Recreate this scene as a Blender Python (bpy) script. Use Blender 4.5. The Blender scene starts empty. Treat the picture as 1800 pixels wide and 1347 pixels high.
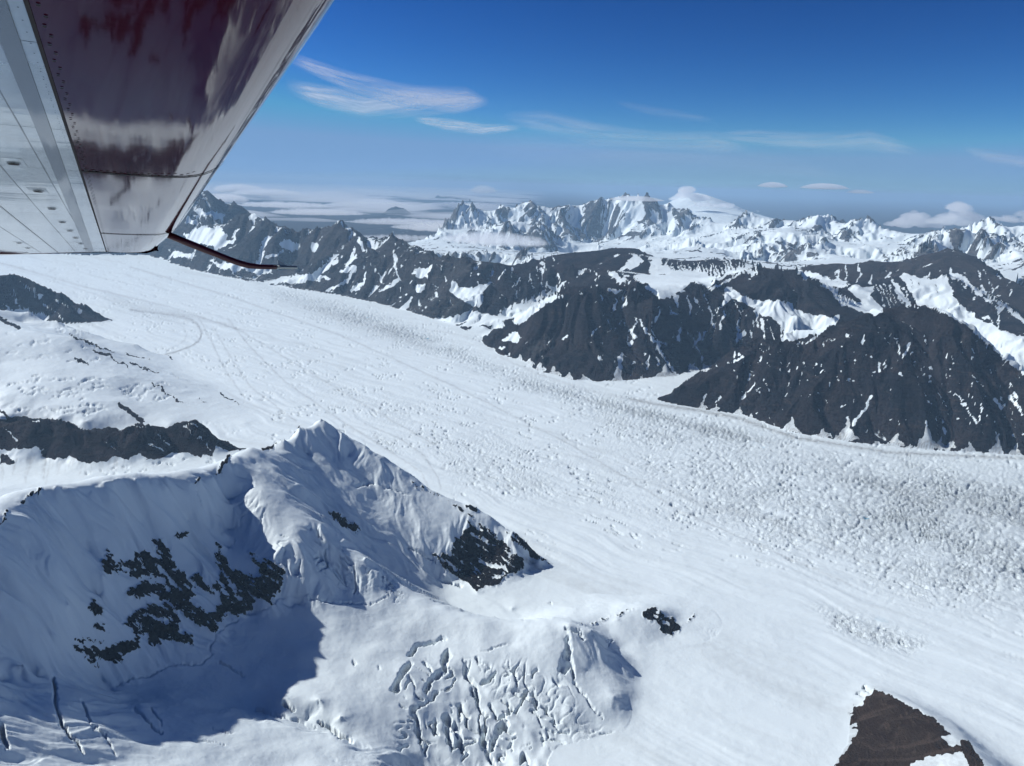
import bpy, math, random
import numpy as np
from math import radians, pi

# ------------------------------------------------------------------ camera, sky, sun
C = bpy.context.scene.collection
SC = bpy.context.scene
W0, H0, FPX = 1800.0, 1347.0, 1353.0
PITCH, ROLL = radians(14.45), radians(1.6)
CX, CY = W0/2, H0/2
fw = np.array([0, math.cos(PITCH), -math.sin(PITCH)])
r0 = np.array([1., 0, 0]); u0 = np.cross(r0, fw)
RV = r0*math.cos(ROLL) + u0*math.sin(ROLL); UV = np.cross(RV, fw)
cam = bpy.data.cameras.new('camera'); camo = bpy.data.objects.new('camera', cam); C.objects.link(camo)
import mathutils
M3 = mathutils.Matrix(((RV[0], UV[0], -fw[0]), (RV[1], UV[1], -fw[1]), (RV[2], UV[2], -fw[2])))
camo.matrix_world = M3.to_4x4()
cam.sensor_width = 36; cam.lens = 36*FPX/W0; cam.clip_start = 0.05; cam.clip_end = 900000
SC.camera = camo

SUN_AZ, SUN_EL = radians(-73), radians(37)      # azimuth clockwise from +Y (view direction)
world = bpy.data.worlds.new('World'); SC.world = world; world.use_nodes = True
nt = world.node_tree; nt.nodes.clear()
sky = nt.nodes.new('ShaderNodeTexSky'); sky.sky_type = 'NISHITA'; sky.sun_disc = False
sky.sun_elevation = SUN_EL; sky.sun_rotation = SUN_AZ; sky.altitude = 2600
sky.air_density = 1.0; sky.dust_density = 0.0; sky.ozone_density = 3.0
hs = nt.nodes.new('ShaderNodeHueSaturation'); hs.inputs['Saturation'].default_value = 1.22; hs.inputs['Value'].default_value = 1.0
bg = nt.nodes.new('ShaderNodeBackground'); bg.inputs[1].default_value = 0.10
wo = nt.nodes.new('ShaderNodeOutputWorld')
nt.links.new(sky.outputs[0], hs.inputs['Color']); 
def vmul(src, v):
    m = nt.nodes.new('ShaderNodeVectorMath'); m.operation = 'MULTIPLY'; m.inputs[1].default_value = v; nt.links.new(src, m.inputs[0]); return m.outputs[0]
gm = nt.nodes.new('ShaderNodeGamma'); gm.inputs[1].default_value = 1.7      # deep polarised-looking blue of high altitude
nt.links.new(vmul(hs.outputs[0], (.1, .1, .1)), gm.inputs[0]); 
cap = nt.nodes.new('ShaderNodeVectorMath'); cap.operation = 'MINIMUM'; cap.inputs[1].default_value = (1.75, 3.35, 6.0); nt.links.new(vmul(gm.outputs[0], (8.3, 10.2, 11.2)), cap.inputs[0])
nt.links.new(cap.outputs[0], bg.inputs[0]); nt.links.new(bg.outputs[0], wo.inputs[0])
SUN_DIR = np.array([math.sin(SUN_AZ)*math.cos(SUN_EL), math.cos(SUN_AZ)*math.cos(SUN_EL), math.sin(SUN_EL)])
sl = bpy.data.lights.new('sun', 'SUN'); sl.energy = 5.0; sl.angle = radians(0.53); sl.color = (1.0, 0.99, 0.95)
so = bpy.data.objects.new('sun', sl); C.objects.link(so)
so.rotation_euler = mathutils.Vector(SUN_DIR).to_track_quat('Z', 'Y').to_euler()
SC.view_settings.view_transform = 'Standard'; SC.view_settings.look = 'None'
SC.view_settings.exposure = 0.0; SC.view_settings.gamma = 1.0; SC.view_settings.use_curve_mapping = False
SC.render.engine = 'CYCLES'
cy = SC.cycles
cy.use_denoising = True; cy.denoising_prefilter = 'ACCURATE'
cy.max_bounces = 8; cy.diffuse_bounces = 1; cy.glossy_bounces = 3; cy.transmission_bounces = 3
cy.volume_bounces = 5; cy.transparent_max_bounces = 24
cy.use_adaptive_sampling = True; cy.adaptive_threshold = 0.015

# ------------------------------------------------------------------ helpers
def ray(px, py):
    d = fw*FPX + RV*(px-CX) - UV*(py-CY)
    return d/math.hypot(d[0], d[1])
def unit(px, py):
    d = fw*FPX + RV*(px-CX) - UV*(py-CY)
    return d/np.linalg.norm(d)
def tag(o, label=None, cat=None, group=None, kind=None):
    if label: o['label'] = label
    if cat: o['category'] = cat
    if group: o['group'] = group
    if kind: o['kind'] = kind
    return o

def _h(ix, iy, seed):
    h = (ix.astype(np.uint32)*np.uint32(374761393) + iy.astype(np.uint32)*np.uint32(668265263) + np.uint32(seed*2246822519 & 0xffffffff))
    h = (h ^ (h >> np.uint32(13)))*np.uint32(1274126177)
    h = (h ^ (h >> np.uint32(16)))*np.uint32(2654435761)
    return h ^ (h >> np.uint32(15))
_A = np.arange(256)*2*pi/256
_CA, _SA = np.cos(_A).astype(np.float32), np.sin(_A).astype(np.float32)
def perlin(x, y, seed=0):
    x = np.asarray(x, np.float64); y = np.asarray(y, np.float64)
    xf = np.floor(x); yf = np.floor(y)
    ix = xf.astype(np.int64); iy = yf.astype(np.int64)
    fx = (x-xf).astype(np.float32); fy = (y-yf).astype(np.float32)
    u = fx*fx*fx*(fx*(fx*6-15)+10); v = fy*fy*fy*(fy*(fy*6-15)+10)
    def g(dx, dy):
        k = (_h(ix+dx, iy+dy, seed) & np.uint32(255)).astype(np.int64)
        return _CA[k]*(fx-dx) + _SA[k]*(fy-dy)
    a = g(0, 0); b = g(1, 0); c = g(0, 1); d = g(1, 1)
    return ((a+(b-a)*u) + ((c+(d-c)*u)-(a+(b-a)*u))*v)*1.5
def fbm(x, y, octv=4, seed=0, gain=0.5, lac=2.03):
    s = 0; a = 1.0; n = 0
    for i in range(octv):
        s = s + a*perlin(x*lac**i+i*17.3, y*lac**i-i*9.1, seed+i); n += a; a *= gain
    return s/n
def ridged(x, y, octv=4, seed=0, gain=0.5, lac=2.07):
    s = 0; a = 1.0; n = 0
    for i in range(octv):
        s = s + a*(1-2*np.abs(perlin(x*lac**i+i*31.7, y*lac**i+i*5.3, seed+i))); n += a; a *= gain
    return s/n
def sstep(a, b, x):
    t = np.clip((x-a)/(b-a), 0, 1); return t*t*(3-2*t)
def gully(x, y, gx, gy, sc, seed):
    """slope-aligned erosion pattern: value in -1..1 and its gradient"""
    L = np.sqrt(gx*gx+gy*gy)+1e-6
    sx = (-gy/L).astype(np.float32); sy = (gx/L).astype(np.float32)
    X = x/sc; Y = y/sc
    xf = np.floor(X); yf = np.floor(Y); ix = xf.astype(np.int64); iy = yf.astype(np.int64)
    fx = (X-xf).astype(np.float32); fy = (Y-yf).astype(np.float32)
    sw = 0; c = 0; s = 0
    for i in (-1, 0, 1):
        for j in (-1, 0, 1):
            h = _h(ix+i, iy+j, seed)
            jx = (h & np.uint32(1023)).astype(np.float32)/1023; jy = ((h >> np.uint32(10)) & np.uint32(1023)).astype(np.float32)/1023
            vx = fx-(i+0.15+0.7*jx); vy = fy-(j+0.15+0.7*jy)
            w = np.exp(-(vx*vx+vy*vy)*2.2)
            ph = (vx*sx+vy*sy)*np.float32(2*pi)
            sw = sw+w; c = c+np.cos(ph)*w; s = s+np.sin(ph)*w
    c = c/sw; s = s/sw
    return c, -s*sx*(2*pi/sc), -s*sy*(2*pi/sc)

# ------------------------------------------------------------------ terrain control lines
# A vertex is (px, py, v): v < 0 is its height below the aircraft, v > 0 its plan distance, both in metres;
# (px, py, pyfoot, slope[, zbase]) solves the height from where the foot of the face below it stands.
ZG = -1400.0
def vert(t):
    if len(t) == 3:
        d = ray(t[0], t[1]); D = t[2]/d[2] if t[2] < 0 else t[2]
    else:
        zb = t[4] if len(t) > 4 else ZG
        D0 = zb/ray(t[0], t[2])[2]; d = ray(t[0], t[1]); tn = -d[2]
        dl = (-zb - tn*D0)/(1+tn/t[3]); D = D0+dl/t[3]
    return np.array([d[0]*D, d[1]*D, d[2]*D])
PTS = {}      # group -> list of (x,y,z,label)
def Ln(group, label, pts, back=None, zb=-1480, step=None, backn=2):
    P = [vert(p) for p in pts]; out = []
    for a, b in zip(P[:-1], P[1:]):
        D = math.hypot(*(0.5*(a+b))[:2]); L = np.linalg.norm((b-a)[:2])
        n = max(1, int(L/(step or D/28)))
        out += [a+(b-a)*k/n for k in range(n)]
    out.append(P[-1])
    lst = PTS.setdefault(group, [])
    for p in out: lst.append((p[0], p[1], p[2], label))
    if back:
        for p in out[::backn]:
            if p[2] <= zb+5: continue
            D = math.hypot(p[0], p[1]); run = (p[2]-zb)/back; f = (D+run)/D
            lst.append((p[0]*f, p[1]*f, zb, label)); f = (D+run*1.8)/D
            lst.append((p[0]*f, p[1]*f, zb-80, label))
def Pt(group, label, pts):
    for p in pts:
        p = vert(p); PTS.setdefault(group, []).append((p[0], p[1], p[2], label))

# --- foreground snow peak, its walls, basin and icefall dome
Ln('fg', 'peak', [(-160, 1000, 1760), (-80, 965, 1810), (0, 922, 1900), (14, 903, 1940), (40, 880, 2020), (65, 865, 2070), (100, 853, 2130), (160, 853, 2170), (200, 848, 2200), (240, 848, 2240), (290, 850, 2280), (335, 853, 2330), (350, 847, 2350), (375, 838, 2420), (400, 815, 2500), (415, 800, 2560), (440, 786, 2650), (470, 790, 2720), (500, 770, 2820), (530, 750, 2920), (565, 738, 3000)], back=0.9, step=60)
Ln('fg', 'peak', [(565, 738, 3000), (600, 760, 2970), (640, 785, 2930), (700, 825, 2880), (760, 865, 2830), (800, 884, 2800), (830, 890, 2780), (860, 905, 2760), (900, 935, 2700), (925, 955, 2680), (950, 982, 2660), (975, 994, -1402)], back=0.75, step=60)
Ln('fg', 'peak', [(440, 790, 2645), (455, 840, 2480), (462, 890, 2360), (480, 914, 2310), (545, 925, 2300), (575, 942, 2300), (600, 957, 2290), (640, 984, 2250), (670, 1008, 2220), (700, 1036, 2190), (740, 1054, 2160), (780, 1066, 2130), (815, 1082, 2090), (850, 1098, 2050)], step=60)
Ln('fg', 'peak', [(850, 1098, 2050), (920, 1100, 2045), (1000, 1098, 2050), (1040, 1110, 2050)], step=60)
Ln('fg', 'peak', [(540, 800, 2850), (560, 845, 2700), (600, 905, 2560), (650, 965, 2480), (700, 1012, 2430), (760, 1046, 2390), (820, 1075, 2400), (900, 1095, 2330)], step=70)
Ln('fg', 'peak', [(565, 738, 3000), (610, 800, 2890), (650, 850, 2800), (700, 905, 2690), (750, 955, 2600), (770, 975, 2570)], step=70)
Ln('fg', 'peak', [(770, 978, 2565), (800, 960, 2610), (850, 935, 2680)], step=70)
Ln('fg', 'peak', [(770, 1012, 2520), (790, 1030, 2500), (840, 1040, -1392), (900, 1046, -1400), (938, 1022, -1402), (928, 1004, -1400), (935, 994, -1401), (960, 1000, -1403)], step=50)
Ln('fg', 'peak', [(850, 935, 2690), (880, 958, 2660), (905, 985, 2600)], step=40)
Pt('fg', 'peak', [(850, 985, 2620), (820, 1000, 2590)])
# wall below the crest
Ln('fg', 'peak', [(500, 960, 2200), (520, 1010, 2130), (540, 1050, 2090)], step=60)
Ln('fg', 'peak', [(560, 1010, 2160), (600, 1035, 2150), (640, 1048, 2140), (690, 1062, 2120)], step=60)
Ln('fg', 'peak', [(520, 1060, 2090), (480, 1050, 2090), (440, 1080, 2060), (400, 1120, 1980), (350, 1140, 1910), (250, 1178, 1830), (180, 1200, 1780)], step=60)
Ln('fg', 'peak', [(400, 880, 2440), (400, 930, 2340), (405, 1000, 2180)], step=60)
Ln('fg', 'peak', [(250, 920, 2185), (250, 1000, 2070), (250, 1080, 1960)], step=60)
Ln('fg', 'peak', [(330, 920, 2270), (330, 1000, 2130), (335, 1080, 1990)], step=60)
Ln('fg', 'peak', [(130, 900, 2090), (150, 960, 2030), (170, 1050, 1930)], step=60)
Ln('fg', 'peak', [(0, 960, 1850), (50, 985, 1840), (100, 1010, 1850), (120, 1060, 1800), (100, 1120, 1730), (40, 1170, 1630), (-40, 1180, 1560)], step=60)
Ln('fg', 'peak', [(180, 1010, 1960), (170, 1100, 1840), (130, 1160, 1740), (60, 1195, 1650), (0, 1200, 1600)], step=60)
Pt('fg', 'peak', [(450, 1200, 1800), (300, 1225, 1720), (400, 1245, 1690), (520, 1150, 1900), (500, 1230, 1720), (600, 1100, 2010), (600, 1160, 1880), (650, 1130, 1960), (650, 1220, 1750), (600, 1260, 1650), (700, 1120, 2000), (760, 1130, 1990),
    (560, 1230, 1700), (640, 1300, 1590), (700, 1250, 1700), (250, 1250, 1600), (120, 1240, 1530), (0, 1260, 1460), (100, 1300, 1420), (0, 1347, 1300), (-100, 1300, 1350), (200, 1347, 1370), (-160, 1150, 1560), (-160, 1080, 1640)])
Ln('fg', 'peak', [(240, 1275, 1530), (330, 1262, 1580), (420, 1262, 1600), (520, 1275, 1580), (600, 1303, 1520), (660, 1335, 1470), (720, 1370, 1420)], step=60)
Ln('fg', 'peak', [(400, 1252, -1240), (460, 1256, -1262), (540, 1268, -1272), (620, 1297, -1284), (680, 1328, -1294)], step=60)
Pt('fg', 'peak', [(400, 1347, 1400), (300, 1400, 1250), (500, 1347, 1410), (600, 1400, 1290), (150, 1450, 1100), (-100, 1450, 1050), (400, 1500, 1040), (600, 1500, 1080), (-250, 1300, 1200), (-250, 1100, 1500)])
# dome
Pt('fg', 'peak', [(900, 1130, 1990), (850, 1150, 1940), (820, 1200, 1850), (900, 1200, 1850), (950, 1160, 1930), (980, 1200, 1870), (1000, 1130, 2000), (1030, 1180, 1940), (1060, 1150, 2010), (700, 1180, 1830), (720, 1300, 1630), (800, 1300, 1660), (900, 1300, 1690), (1000, 1250, 1790), (980, 1300, 1720), (850, 1347, 1610), (750, 1380, 1530), (1050, 1300, -1405),
   (1080, 1225, 1870), (1120, 1260, -1412), (1130, 1200, -1406), (1090, 1140, -1385), (1070, 1110, -1370), (1150, 1330, -1412), (1000, 1347, -1404), (1100, 1400, -1415)])
Ln('fg', 'peak', [(1040, 1100, -1345), (1085, 1088, -1352), (1120, 1072, -1350), (1160, 1075, -1352), (1190, 1090, -1385)], step=60)
Pt('fg', 'peak', [(1200, 1120, -1395), (1170, 1110, -1392), (1250, 1150, -1402), (1300, 1250, -1405), (1200, 1250, -1403), (1400, 1300, -1406), (1300, 1400, -1410), (1100, 1050, -1404), (1000, 1060, -1402), (1000, 1020, -1404), (1250, 1050, -1406), (1400, 1150, -1408), (900, 1070, -1396)])
# brown moraine hill lower right
Ln('fg', 'moraine', [(1537, 1212, -1362), (1560, 1222, -1345), (1600, 1245, -1330), (1640, 1268, -1318), (1680, 1298, -1310), (1710, 1320, -1308), (1745, 1365, -1306), (1780, 1420, -1306)], step=30)
Ln('fg', 'moraine', [(1530, 1208, -1398), (1490, 1243, -1399), (1500, 1265, -1399), (1490, 1310, -1400), (1462, 1347, -1400), (1430, 1400, -1400)], step=40)
Pt('fg', 'moraine', [(1560, 1290, -1366), (1600, 1310, -1348), (1550, 1347, -1368), (1650, 1347, -1330), (1600, 1400, -1340)])
Ln('fg', 'moraine', [(1560, 1208, -1408), (1620, 1235, -1412), (1680, 1265, -1414), (1740, 1305, -1414), (1800, 1360, -1414), (1850, 1420, -1414)], step=60)
Ln('fg', 'peak', [(1000, 960, -1460), (1100, 980, -1460), (1250, 980, -1460), (1450, 1050, -1450), (1600, 1120, -1440), (1800, 1200, -1440), (2000, 1300, -1440)], step=140)

# --- left group: dark ridge, snow shoulder, rock ridge, tributary glacier
Ln('left', 'dark_ridge', [(-160, 455, 575, .6), (-60, 470, 575, .6), (0, 487, 577, .6), (20, 484, 577, .6), (60, 500, 575, .6), (110, 514, 570, .6), (150, 538, 567, .6), (175, 550, 564, .6), (192, 561, -1402)], back=0.6)
Ln('left', 'dark_ridge', [(200, 564, -1403), (150, 568, -1402), (100, 570, -1402), (40, 580, -1402), (-60, 590, -1402)])
Ln('left', 'snow_shoulder', [(-120, 530, -1060), (0, 542, -1110), (50, 548, -1130), (100, 561, -1170), (150, 580, -1230), (200, 598, -1300), (240, 605, -1325), (270, 620, -1375), (300, 626, -1402)], back=0.5)
Ln('left', 'snow_shoulder', [(-120, 570, -1040), (0, 577, -1080), (60, 583, -1090), (128, 591, -1110), (150, 608, -1160), (180, 625, -1215), (230, 645, -1262), (300, 668, -1325), (360, 690, -1372), (430, 716, -1402)])
Ln('left', 'snow_shoulder', [(0, 560, -1190), (80, 577, -1220), (150, 598, -1270), (220, 628, -1330), (290, 650, -1375), (340, 665, -1400)])
Ln('right', 'central_massif', [(1085, 682, -1430), (1130, 692, -1430), (1168, 697, -1430), (1196, 682, -1430), (1225, 663, -1430), (1252, 649, -1425)])
Pt('left', 'snow_shoulder', [(0, 640, -1190), (100, 650, -1200), (200, 662, -1240), (0, 700, -1270), (100, 700, -1280), (230, 695, -1318), (330, 712, -1365), (0, 732, -1310), (100, 735, -1330), (150, 742, -1345), (300, 745, -1378), (360, 730, -1385), (430, 745, -1400), (-100, 650, -1180), (-100, 740, -1280), (205, 704, -1300), (240, 738, -1372), (265, 680, -1300)])
Ln('left', 'rock_ridge', [(-120, 730, 800, .8, -1330), (0, 742, 803, .8, -1340), (50, 734, 803, .8, -1345), (85, 738, 806, .8, -1350), (118, 742, 812, .8, -1350), (150, 757, 815, .8, -1352), (190, 751, 808, .8, -1355), (212, 762, 810, .8, -1357), (235, 747, 812, .8, -1360), (260, 748, 810, .8, -1362), (287, 759, 802, .8, -1365), (310, 745, 800, .8, -1368), (340, 738, 802, .8, -1370), (365, 750, 800, .8, -1375), (380, 768, 796, .8, -1380), (400, 778, 793, .8, -1380), (430, 788, -1385)], back=0.9, zb=-1395, step=70)
Ln('left', 'tributary', [(-120, 800, -1330), (0, 803, -1340), (80, 806, -1350), (150, 816, -1352), (240, 813, -1360), (300, 802, -1367), (350, 803, -1372), (400, 795, -1380), (440, 792, -1390)], step=110)
Ln('left', 'tributary', [(-120, 900, -1320), (0, 860, -1335), (100, 850, -1350), (200, 840, -1360), (300, 835, -1370), (400, 815, -1384), (480, 790, -1400)], step=110)
Ln('left', 'tributary', [(470, 760, -1440), (520, 770, -1450), (600, 850, -1450), (500, 900, -1440), (300, 1000, -1430), (0, 1050, -1430)], step=200)
Ln('left', 'snow_shoulder', [(330, 610, -1450), (400, 650, -1450), (480, 710, -1450), (520, 740, -1450)], step=200)
Ln('left', 'dark_ridge', [(220, 540, -1480), (180, 515, -1500), (100, 480, -1500), (0, 455, -1500)], step=400)

# --- right / middle rock massifs
Ln('right', 'rock_massif', [(1155, 706, -1402), (1200, 688, 712, .6), (1240, 658, 716, .6), (1290, 614, 725, .62), (1340, 592, 742, .62), (1400, 580, 760, .63), (1465, 573, 770, .65), (1520, 552, 779, .65), (1560, 543, 783, .65), (1610, 534, 788, .65), (1660, 548, 791, .65), (1710, 578, 795, .65), (1745, 608, 797, .65), (1800, 640, 800, .65), (1880, 680, 812, .65), (1980, 720, 830, .65)], back=0.7, zb=-1150)
Ln('right', 'rock_massif', [(1140, 708, -1402), (1230, 719, -1402), (1300, 730, -1402), (1400, 763, -1402), (1500, 779, -1402), (1640, 792, -1402), (1800, 802, -1402), (1900, 816, -1402), (2000, 832, -1402)])
Ln('right', 'rock_massif', [(1140, 740, -1500), (1300, 765, -1500), (1400, 800, -1500), (1640, 840, -1500), (1900, 860, -1500)], step=300)
Ln('right', 'rock_massif', [(820, 680, -1520), (960, 740, -1540), (1100, 800, -1560), (1300, 850, -1560), (1500, 900, -1560), (1800, 950, -1560), (2050, 980, -1560)], step=350)
Ln('right', 'central_massif', [(868, 602, 614, .5), (905, 573, 630, .6), (940, 548, 650, .6), (975, 525, 658, .6), (1000, 511, 665, .6), (1050, 513, 669, .6), (1095, 509, 669, .6), (1128, 499, 668, .6), (1150, 518, 664, .6), (1200, 510, 656, .6), (1220, 496, 652, .6), (1240, 507, 650, .6), (1270, 495, 650, .6), (1300, 478, 650, .6), (1332, 467, 650, .6), (1345, 475, 650, .6), (1370, 478, 650, .6), (1400, 475, 655, .6)])
Ln('right', 'central_massif', [(845, 600, -1402), (870, 614, -1402), (900, 630, -1402), (940, 650, -1402), (980, 660, -1402), (1010, 669, -1402), (1045, 671, -1402), (1100, 669, -1402), (1150, 664, -1402), (1200, 656, -1402), (1250, 645, -1402), (1320, 645, -1402), (1420, 648, -1402)])
Ln('right', 'central_massif', [(1128, 500, 668, .6), (1122, 535, 667, .56), (1112, 570, 667, .52), (1100, 600, 667, .5), (1085, 640, 668, .45)])
Ln('right', 'central_massif', [(1145, 530, 664, .85), (1150, 560, 664, .75), (1165, 600, 662, .6), (1190, 640, 658, .5)])
Ln('right', 'central_massif', [(1400, 476, 7650), (1412, 490, 7600), (1457, 512, 7500), (1475, 535, 7350), (1505, 543, 7300), (1545, 553, 7250)])
Ln('right', 'central_massif', [(1275, 512, 7200), (1330, 548, 6900), (1400, 568, 6800), (1470, 572, 6800)])
Ln('right', 'snowy_ridge', [(1400, 476, 7700), (1455, 500, 8100), (1500, 500, 8400), (1545, 498, 8800), (1570, 490, 9000), (1590, 484, 9100), (1640, 490, 9100), (1665, 481, 9150), (1700, 500, 8900), (1750, 530, 8300), (1800, 565, 7900), (1880, 610, 7600), (1980, 650, 7400)])
Ln('right', 'snowy_ridge', [(1450, 520, -985), (1500, 540, -1020), (1560, 545, -1030), (1610, 532, -1000), (1665, 545, -1020), (1720, 556, -1040), (1800, 598, -1060), (1900, 650, -1080)])
Ln('right', 'snowy_ridge', [(1640, 575, -1150), (1720, 610, -1180), (1800, 650, -1200)], step=300)
Ln('right', 'brown_ridge', [(1390, 478, 10500), (1420, 467, 10500), (1470, 462, 10500), (1500, 465, 10500), (1528, 457, 10500), (1560, 478, 10200), (1600, 457, 10600), (1630, 448, 10800), (1665, 440, 11000), (1690, 441, 11000), (1730, 460, 10600), (1780, 495, 9900), (1800, 503, 9700), (1900, 550, 9200)], back=0.6)
Ln('right', 'brown_ridge', [(1410, 490, 9300), (1470, 500, 9300), (1530, 497, 9600), (1600, 490, 9900), (1700, 500, 9600), (1800, 560, 8600)])
Ln('right', 'snow_plateau', [(1135, 506, 6900), (1165, 519, 6700), (1200, 510, 6900), (1212, 498, 7300)])
Ln('right', 'snow_plateau', [(1135, 500, 7300), (1170, 481, -860), (1225, 478, -850), (1235, 500, 7200)])
Ln('right', 'fluted_wall', [(1145, 453, 9000), (1180, 456, 9000), (1250, 455, 9000), (1300, 456, 9000), (1325, 470, 8600)], back=0.6)
Ln('right', 'fluted_wall', [(1138, 482, 8300), (1180, 480, 8200), (1230, 487, 8100), (1262, 492, 8000), (1300, 480, 8000)])
Ln('right', 'far_dark_ridge', [(930, 464, 9600), (960, 455, 9600), (975, 449, 9700), (1020, 447, 9700), (1050, 448, 9700), (1090, 440, 9700), (1125, 438, 9500), (1140, 448, 9300), (1146, 458, 9000)], back=0.6)
Ln('right', 'far_dark_ridge', [(1100, 472, 8500), (1130, 480, 8300), (1000, 468, 8900)])
Ln('right', 'middle_ridge', [(838, 474, 572, .6), (850, 470, 572, .6), (868, 462, 572, .6), (880, 469, 9000), (900, 467, 9000), (925, 462, 9100), (950, 460, 9100), (965, 475, 8700), (1000, 474, 8500), (1030, 476, 8400), (1065, 473, 8300), (1078, 482, 8000), (1100, 496, 7600), (1120, 503, 7300)])
Ln('right', 'middle_ridge', [(985, 515, -1140), (960, 522, -1170), (940, 530, -1205), (880, 560, -1300), (830, 578, -1385), (800, 588, -1402)])
Ln('right', 'middle_ridge', [(860, 585, -1400), (900, 560, -1330), (950, 540, -1230), (985, 522, -1170)])
# --- triangular peaks along the far bank
Ln('right', 'triangle_peaks', [(-100, 385, 425, .5), (60, 385, 430, .5), (200, 385, 438, .55), (300, 388, 452, .55), (360, 378, 482, .55), (400, 386, 488, .55), (430, 380, 492, .55), (450, 374, 495, .55), (465, 385, 497, .55), (482, 400, 500, .55), (500, 404, 503, .55), (530, 403, 507, .55), (555, 403, 510, .6), (572, 398, 513, .6), (588, 390, 516, .6), (602, 387, 518, .6), (618, 402, 521, .6), (635, 420, 524, .6), (652, 422, 527, .6), (668, 420, 530, .6), (692, 406, 534, .6), (712, 424, 539, .6), (735, 431, 545, .6), (760, 440, 553, .6), (790, 449, 560, .6), (812, 450, 566, .6), (830, 469, 570, .6), (838, 474, 572, .6)], back=0.6)
Ln('right', 'triangle_peaks', [(-100, 425, -1402), (0, 430, -1402), (150, 437, -1402), (240, 444, -1402), (290, 455, -1402), (350, 478, -1402), (430, 495, -1402), (520, 509, -1402), (600, 521, -1402), (660, 532, -1402), (710, 546, -1402), (760, 562, -1402), (800, 575, -1402)])
Ln('right', 'triangle_peaks', [(602, 387, 518, .6), (615, 430, 521, .56), (600, 470, 519, .5), (560, 500, 514, .4)])
Ln('right', 'triangle_peaks', [(692, 406, 534, .6), (670, 450, 530, .56), (640, 490, 526, .5), (605, 515, 520, .4)])
Ln('right', 'triangle_peaks', [(760, 440, 553, .6), (770, 470, 555, .58), (740, 505, 548, .5), (705, 540, 545, .4)])
Ln('right', 'triangle_peaks', [(450, 374, 495, .55), (420, 420, 492, .5), (370, 455, 484, .4)])
Ln('right', 'triangle_peaks', [(812, 452, 566, .6), (800, 490, 562, .55), (770, 500, 556, .5)])
Ln('right', 'triangle_peaks', [(640, 455, 10100), (560, 470, 10600), (520, 485, -1380)])
Ln('right', 'blue_peaks', [(120, 330, 16500), (250, 345, 16000), (300, 352, 15600), (330, 352, 15500), (348, 354, 15500), (362, 345, 15500), (380, 351, 15400), (393, 363, 15300), (410, 357, 15300), (432, 367, 15200), (450, 379, 15000), (480, 394, 14600)], back=0.5)
Ln('right', 'triangle_peaks', [(-100, 450, -1520), (150, 462, -1520), (300, 485, -1520), (450, 520, -1520), (600, 545, -1520), (720, 575, -1520), (820, 620, -1520), (900, 660, -1520), (1040, 700, -1520)], step=500)

# --- far ranges
Ln('far', 'high_range', [(770, 400, 17500), (785, 388, 18500), (800, 374, 19300), (812, 362, 19500), (830, 360, 19500), (850, 369, 19600), (870, 371, 19700), (885, 362, 19600), (902, 368, 19600), (920, 358, 19500), (935, 353, 19500), (950, 362, 19500), (970, 368, 19500), (985, 365, 19500), (1000, 361, 19500), (1020, 365, 19500), (1040, 361, 19500), (1060, 354, 19500), (1085, 347, 19500), (1100, 346, 19500), (1120, 349, 19400), (1140, 356, 19300), (1160, 362, 19200), (1172, 361, 19100), (1190, 372, 18900), (1210, 369, 18800), (1230, 382, 18500), (1250, 390, 18300), (1285, 393, 18000), (1315, 376, 18000), (1340, 382, 18000), (1360, 385, 18000), (1385, 387, 17800), (1412, 388, 17600), (1430, 379, 17500), (1450, 378, 17500), (1465, 388, 17400), (1490, 393, 17300), (1505, 388, 17200), (1522, 384, 17200), (1545, 398, 17000), (1580, 408, 16800), (1620, 412, 16500), (1660, 405, 16500), (1700, 400, 16500), (1730, 385, 16500), (1748, 392, 16500), (1765, 400, 16400), (1800, 396, 16300), (1900, 400, 16000), (2000, 405, 16000)], back=0.5)
Ln('far', 'high_range', [(780, 425, 15800), (860, 438, 16000), (975, 442, 16300), (1000, 440, 16500), (1060, 434, 16500), (1130, 436, 15700), (1180, 428, 15600), (1230, 428, 15400), (1280, 432, 15200), (1320, 440, 14500), (1400, 445, 14500), (1480, 432, 15500), (1540, 436, 15000), (1600, 440, 15000), (1700, 440, 14500), (1800, 450, 14000), (1950, 460, 14000)])
Ln('far', 'high_range', [(985, 429, -1290), (1030, 427, -1290), (1060, 425, -1280), (1100, 424, -1270), (1140, 424, -1260), (1180, 419, -1230), (1230, 418, -1220), (1280, 424, -1200)])
Ln('far', 'high_range', [(1300, 414, 17200), (1360, 404, 17200), (1400, 402, 17000), (1440, 412, 16700), (1470, 424, 16500), (1500, 425, 16500), (1540, 426, 16300), (1600, 430, 15900), (1700, 430, 15700), (1800, 436, 15500), (1950, 445, 15400)])
Ln('far', 'high_range', [(790, 412, 18300), (830, 405, 18700), (870, 400, 18900), (910, 395, 19000)])
Ln('far', 'high_range', [(1100, 347, 19500), (1095, 375, 19050), (1080, 400, 18650), (1062, 424, 18250)])
Ln('far', 'high_range', [(1160, 362, 19200), (1165, 390, 18600), (1172, 412, 18100)])
Ln('far', 'high_range', [(1000, 362, 19500), (1005, 390, 19000), (1012, 418, 18500)])
Ln('far', 'high_range', [(935, 354, 19500), (960, 385, 18900), (975, 415, 18300)])
Ln('far', 'high_range', [(1315, 377, 18000), (1300, 400, 16800), (1260, 425, 15500)])
Ln('far', 'high_range', [(1440, 380, 17500), (1420, 400, 16500), (1375, 410, 15000), (1340, 428, 14300), (1290, 455, 13000)])
Ln('far', 'high_range', [(1522, 385, 17200), (1530, 405, 16800), (1545, 424, 16400)])
Ln('far', 'high_range', [(1385, 410, 15000), (1410, 416, 14800), (1440, 430, 14200), (1465, 445, 13600)])
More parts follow.
